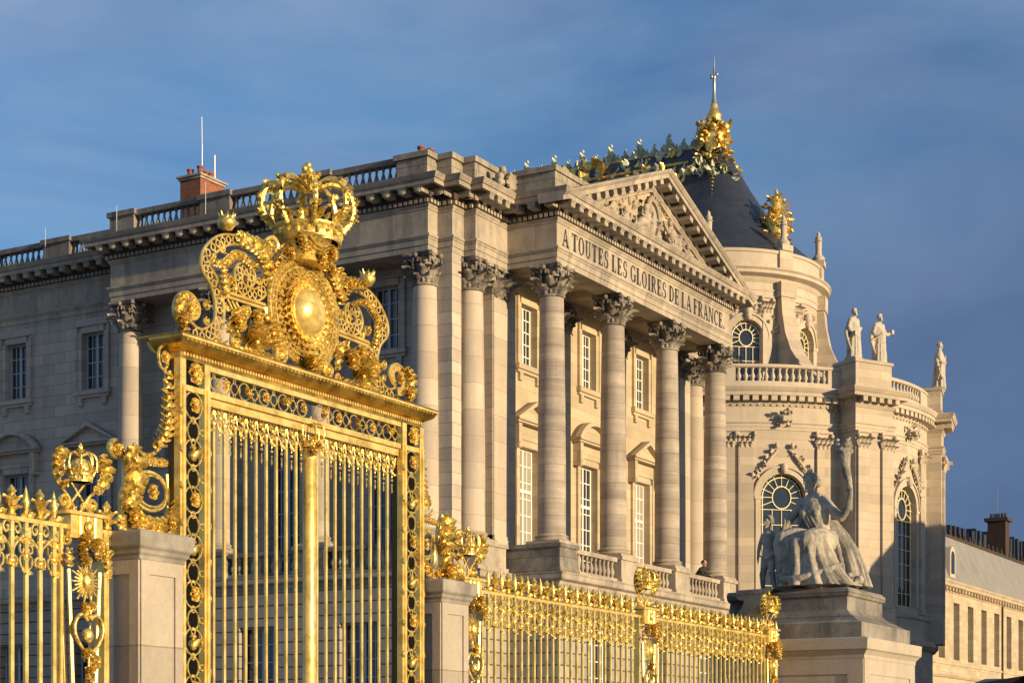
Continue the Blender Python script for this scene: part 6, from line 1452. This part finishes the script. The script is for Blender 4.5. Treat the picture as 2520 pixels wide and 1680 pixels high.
m.tube([(162.5, NY - .08, 0), (162.5, NY - .08, 15.6)], .10, 6); m.build('roof_edge_and_downpipe', M['soot'], nw, smooth=30)
for x in (141.3, 147.2):
    m = MB(); h_ = .75; q = [(h_ * cos(pi * i / 10), 18.4 + h_ * sin(pi * i / 10)) for i in range(11)]
    m.prism([(h_, 16.6)] + q + [(-h_, 16.6)], -.45, 1.5, T(x, NY + .4, 0)); d = m.build('dormer', M['ctrim'], nw, smooth=30)
    m = MB(); q = [(.48 * cos(pi * i / 10), 18.3 + .48 * sin(pi * i / 10)) for i in range(11)]; m.prism([(.48, 16.9)] + q + [(-.48, 16.9)], -.47, -.44, T(x, NY + .4, 0)); m.build('pane', M['glass'], d, smooth=0)
m = MB(); m.box(192, 193.6, 50.4, 52.3, 18, 26.9); c = m.build('chimney', M['brick_dark'], nw, smooth=0); m = MB(); m.box(191.7, 193.9, 50.1, 52.6, 26.9, 27.25)
for k in range(5): m.lathe([(.16, 27.2), (.14, 27.8)], (192.8, 50.6 + k * .38, 0), 8)
m.build('chimney_cap', M['soot'], c, smooth=0); m = MB(); m.tube([(192.8, 51.5, 27), (192.8, 51.5, 30.5)], .07, 5); m.build('antenna_mast', M['lead'], c)
m = MB(); m.add([(150, NY + 10, 18), (260, NY + 10, 18), (260, NY + 14, 30), (150, NY + 14, 24.3), (260, NY + 22, 18), (150, NY + 22, 18)], [(0, 1, 2, 3), (3, 2, 4, 5)]); r = random.Random(8)
for k in range(40): x = 165 + k * 1.6; m.box(x, x + r.uniform(.3, 1.2), NY + 11.5, NY + 14, 20, 23.9 + (x - 150) * .052 + r.uniform(-.2, .5))
m.build('rear_roof', M['slate'], nw, smooth=0)
# unseen wing added off to the right to throw the long evening shadow on the chapel foot
sw = empty('stone_wing', 'plain stone wing with hipped slate roof added outside the frame to shade the chapel foot', 'building', loc=(120, 8, 0))
m = MB(); m.box(95.5, 135, 2, 14, 0, 13.6); m.build('wall', M['wall'], sw, smooth=0)
m = MB(); m.add([(95, 1.5, 13.6), (135.5, 1.5, 13.6), (135.5, 14.5, 13.6), (95, 14.5, 13.6), (99, 8, 19.0), (131, 8, 19.0)], [(0, 1, 5, 4), (1, 2, 5), (2, 3, 4, 5), (3, 0, 4)]); m.build('roof', M['slate'], sw, smooth=0)
# ============================================================ PERSON leaning on the balcony
pe = empty('person', 'person in a dark jacket leaning on the portico balustrade', 'person', loc=(71.9, 32.05, ZL1 + .015))
m = MB()
for s in (-1, 1): limb(m, [(s * .1, .12, .88), (s * .11, .10, .48), (s * .11, .14, .06)], [.10, .075, .05], 10); m.ball((s * .11, .07, .05), (.05, .13, .05), 8, 6)
limb(m, [(0, .12, .9), (0, .02, 1.15), (-.02, -.14, 1.36)], [.17, .17, .15], 12)
for s in (-1, 1):
    limb(m, [(s * .2, -.12, 1.38), (s * .30, -.28, 1.15), (s * .08, -.48, 1.10)], [.075, .06, .045], 8)
m.build('clothed_body', M['jacket'], pe, local=True, mods=sculpt(.02, 2))
m = MB(); limb(m, [(-.02, -.16, 1.44), (-.02, -.2, 1.54)], [.055, .05], 8); head(m, (-.02, -.24, 1.63), 1.0, radians(90 - 25), False)
m.build('head', M['skin'], pe, local=True, mods=sculpt(.008, 1)); m = MB(); m.ball((-.02, -.20, 1.68), (.10, .115, .11), 12, 8); m.build('hair', M['hair'], pe, local=True)
for s in (-1, 1):
    m = MB(); m.ball((s * .06, -.52, 1.10), (.045, .05, .025), 8, 6)
    for k in range(4): m.tube([(s * .03 + .02 * k * s, -.55, 1.10), (s * .03 + .02 * k * s, -.61, 1.085 - .005 * k), (s * .03 + .02 * k * s, -.63, 1.06)], .009, 6)
    m.tube([(s * .02, -.51, 1.10), (s * -.02, -.56, 1.09)], .01, 6); m.build('hand', M['skin'], pe, local=True)
# ============================================================ KIOSK ROOF at the lower right corner
kx, ky = 41.55, 10.0
ki = empty('sentry_kiosk', 'black metal kiosk with an overhanging roof at the lower right corner', 'kiosk', loc=(kx, ky, 0))
m = MB(); m.box(-1.4, 1.4, -1.2, 1.2, .1, 2.9); m.build('cabin', M['black'], ki, smooth=0, local=True)
m = MB(); m.sweep([(-1.5, 1.3), (-1.5, -1.3), (1.5, -1.3), (1.5, 1.3), (-1.5, 1.3)], [(-.3, 2.9), (.25, 3.04), (.32, 3.08), (.32, 3.20), (.2, 3.26), (-1.2, 3.46)]); m.build('roof', M['black'], ki, smooth=0, local=True)
m = MB()
for k in range(8): m.box(-1.3 + .34 * k, -1.12 + .34 * k, -1.24, -1.19, 1.2, 2.7)
m.build('window', M['glass'], ki, smooth=0, local=True)
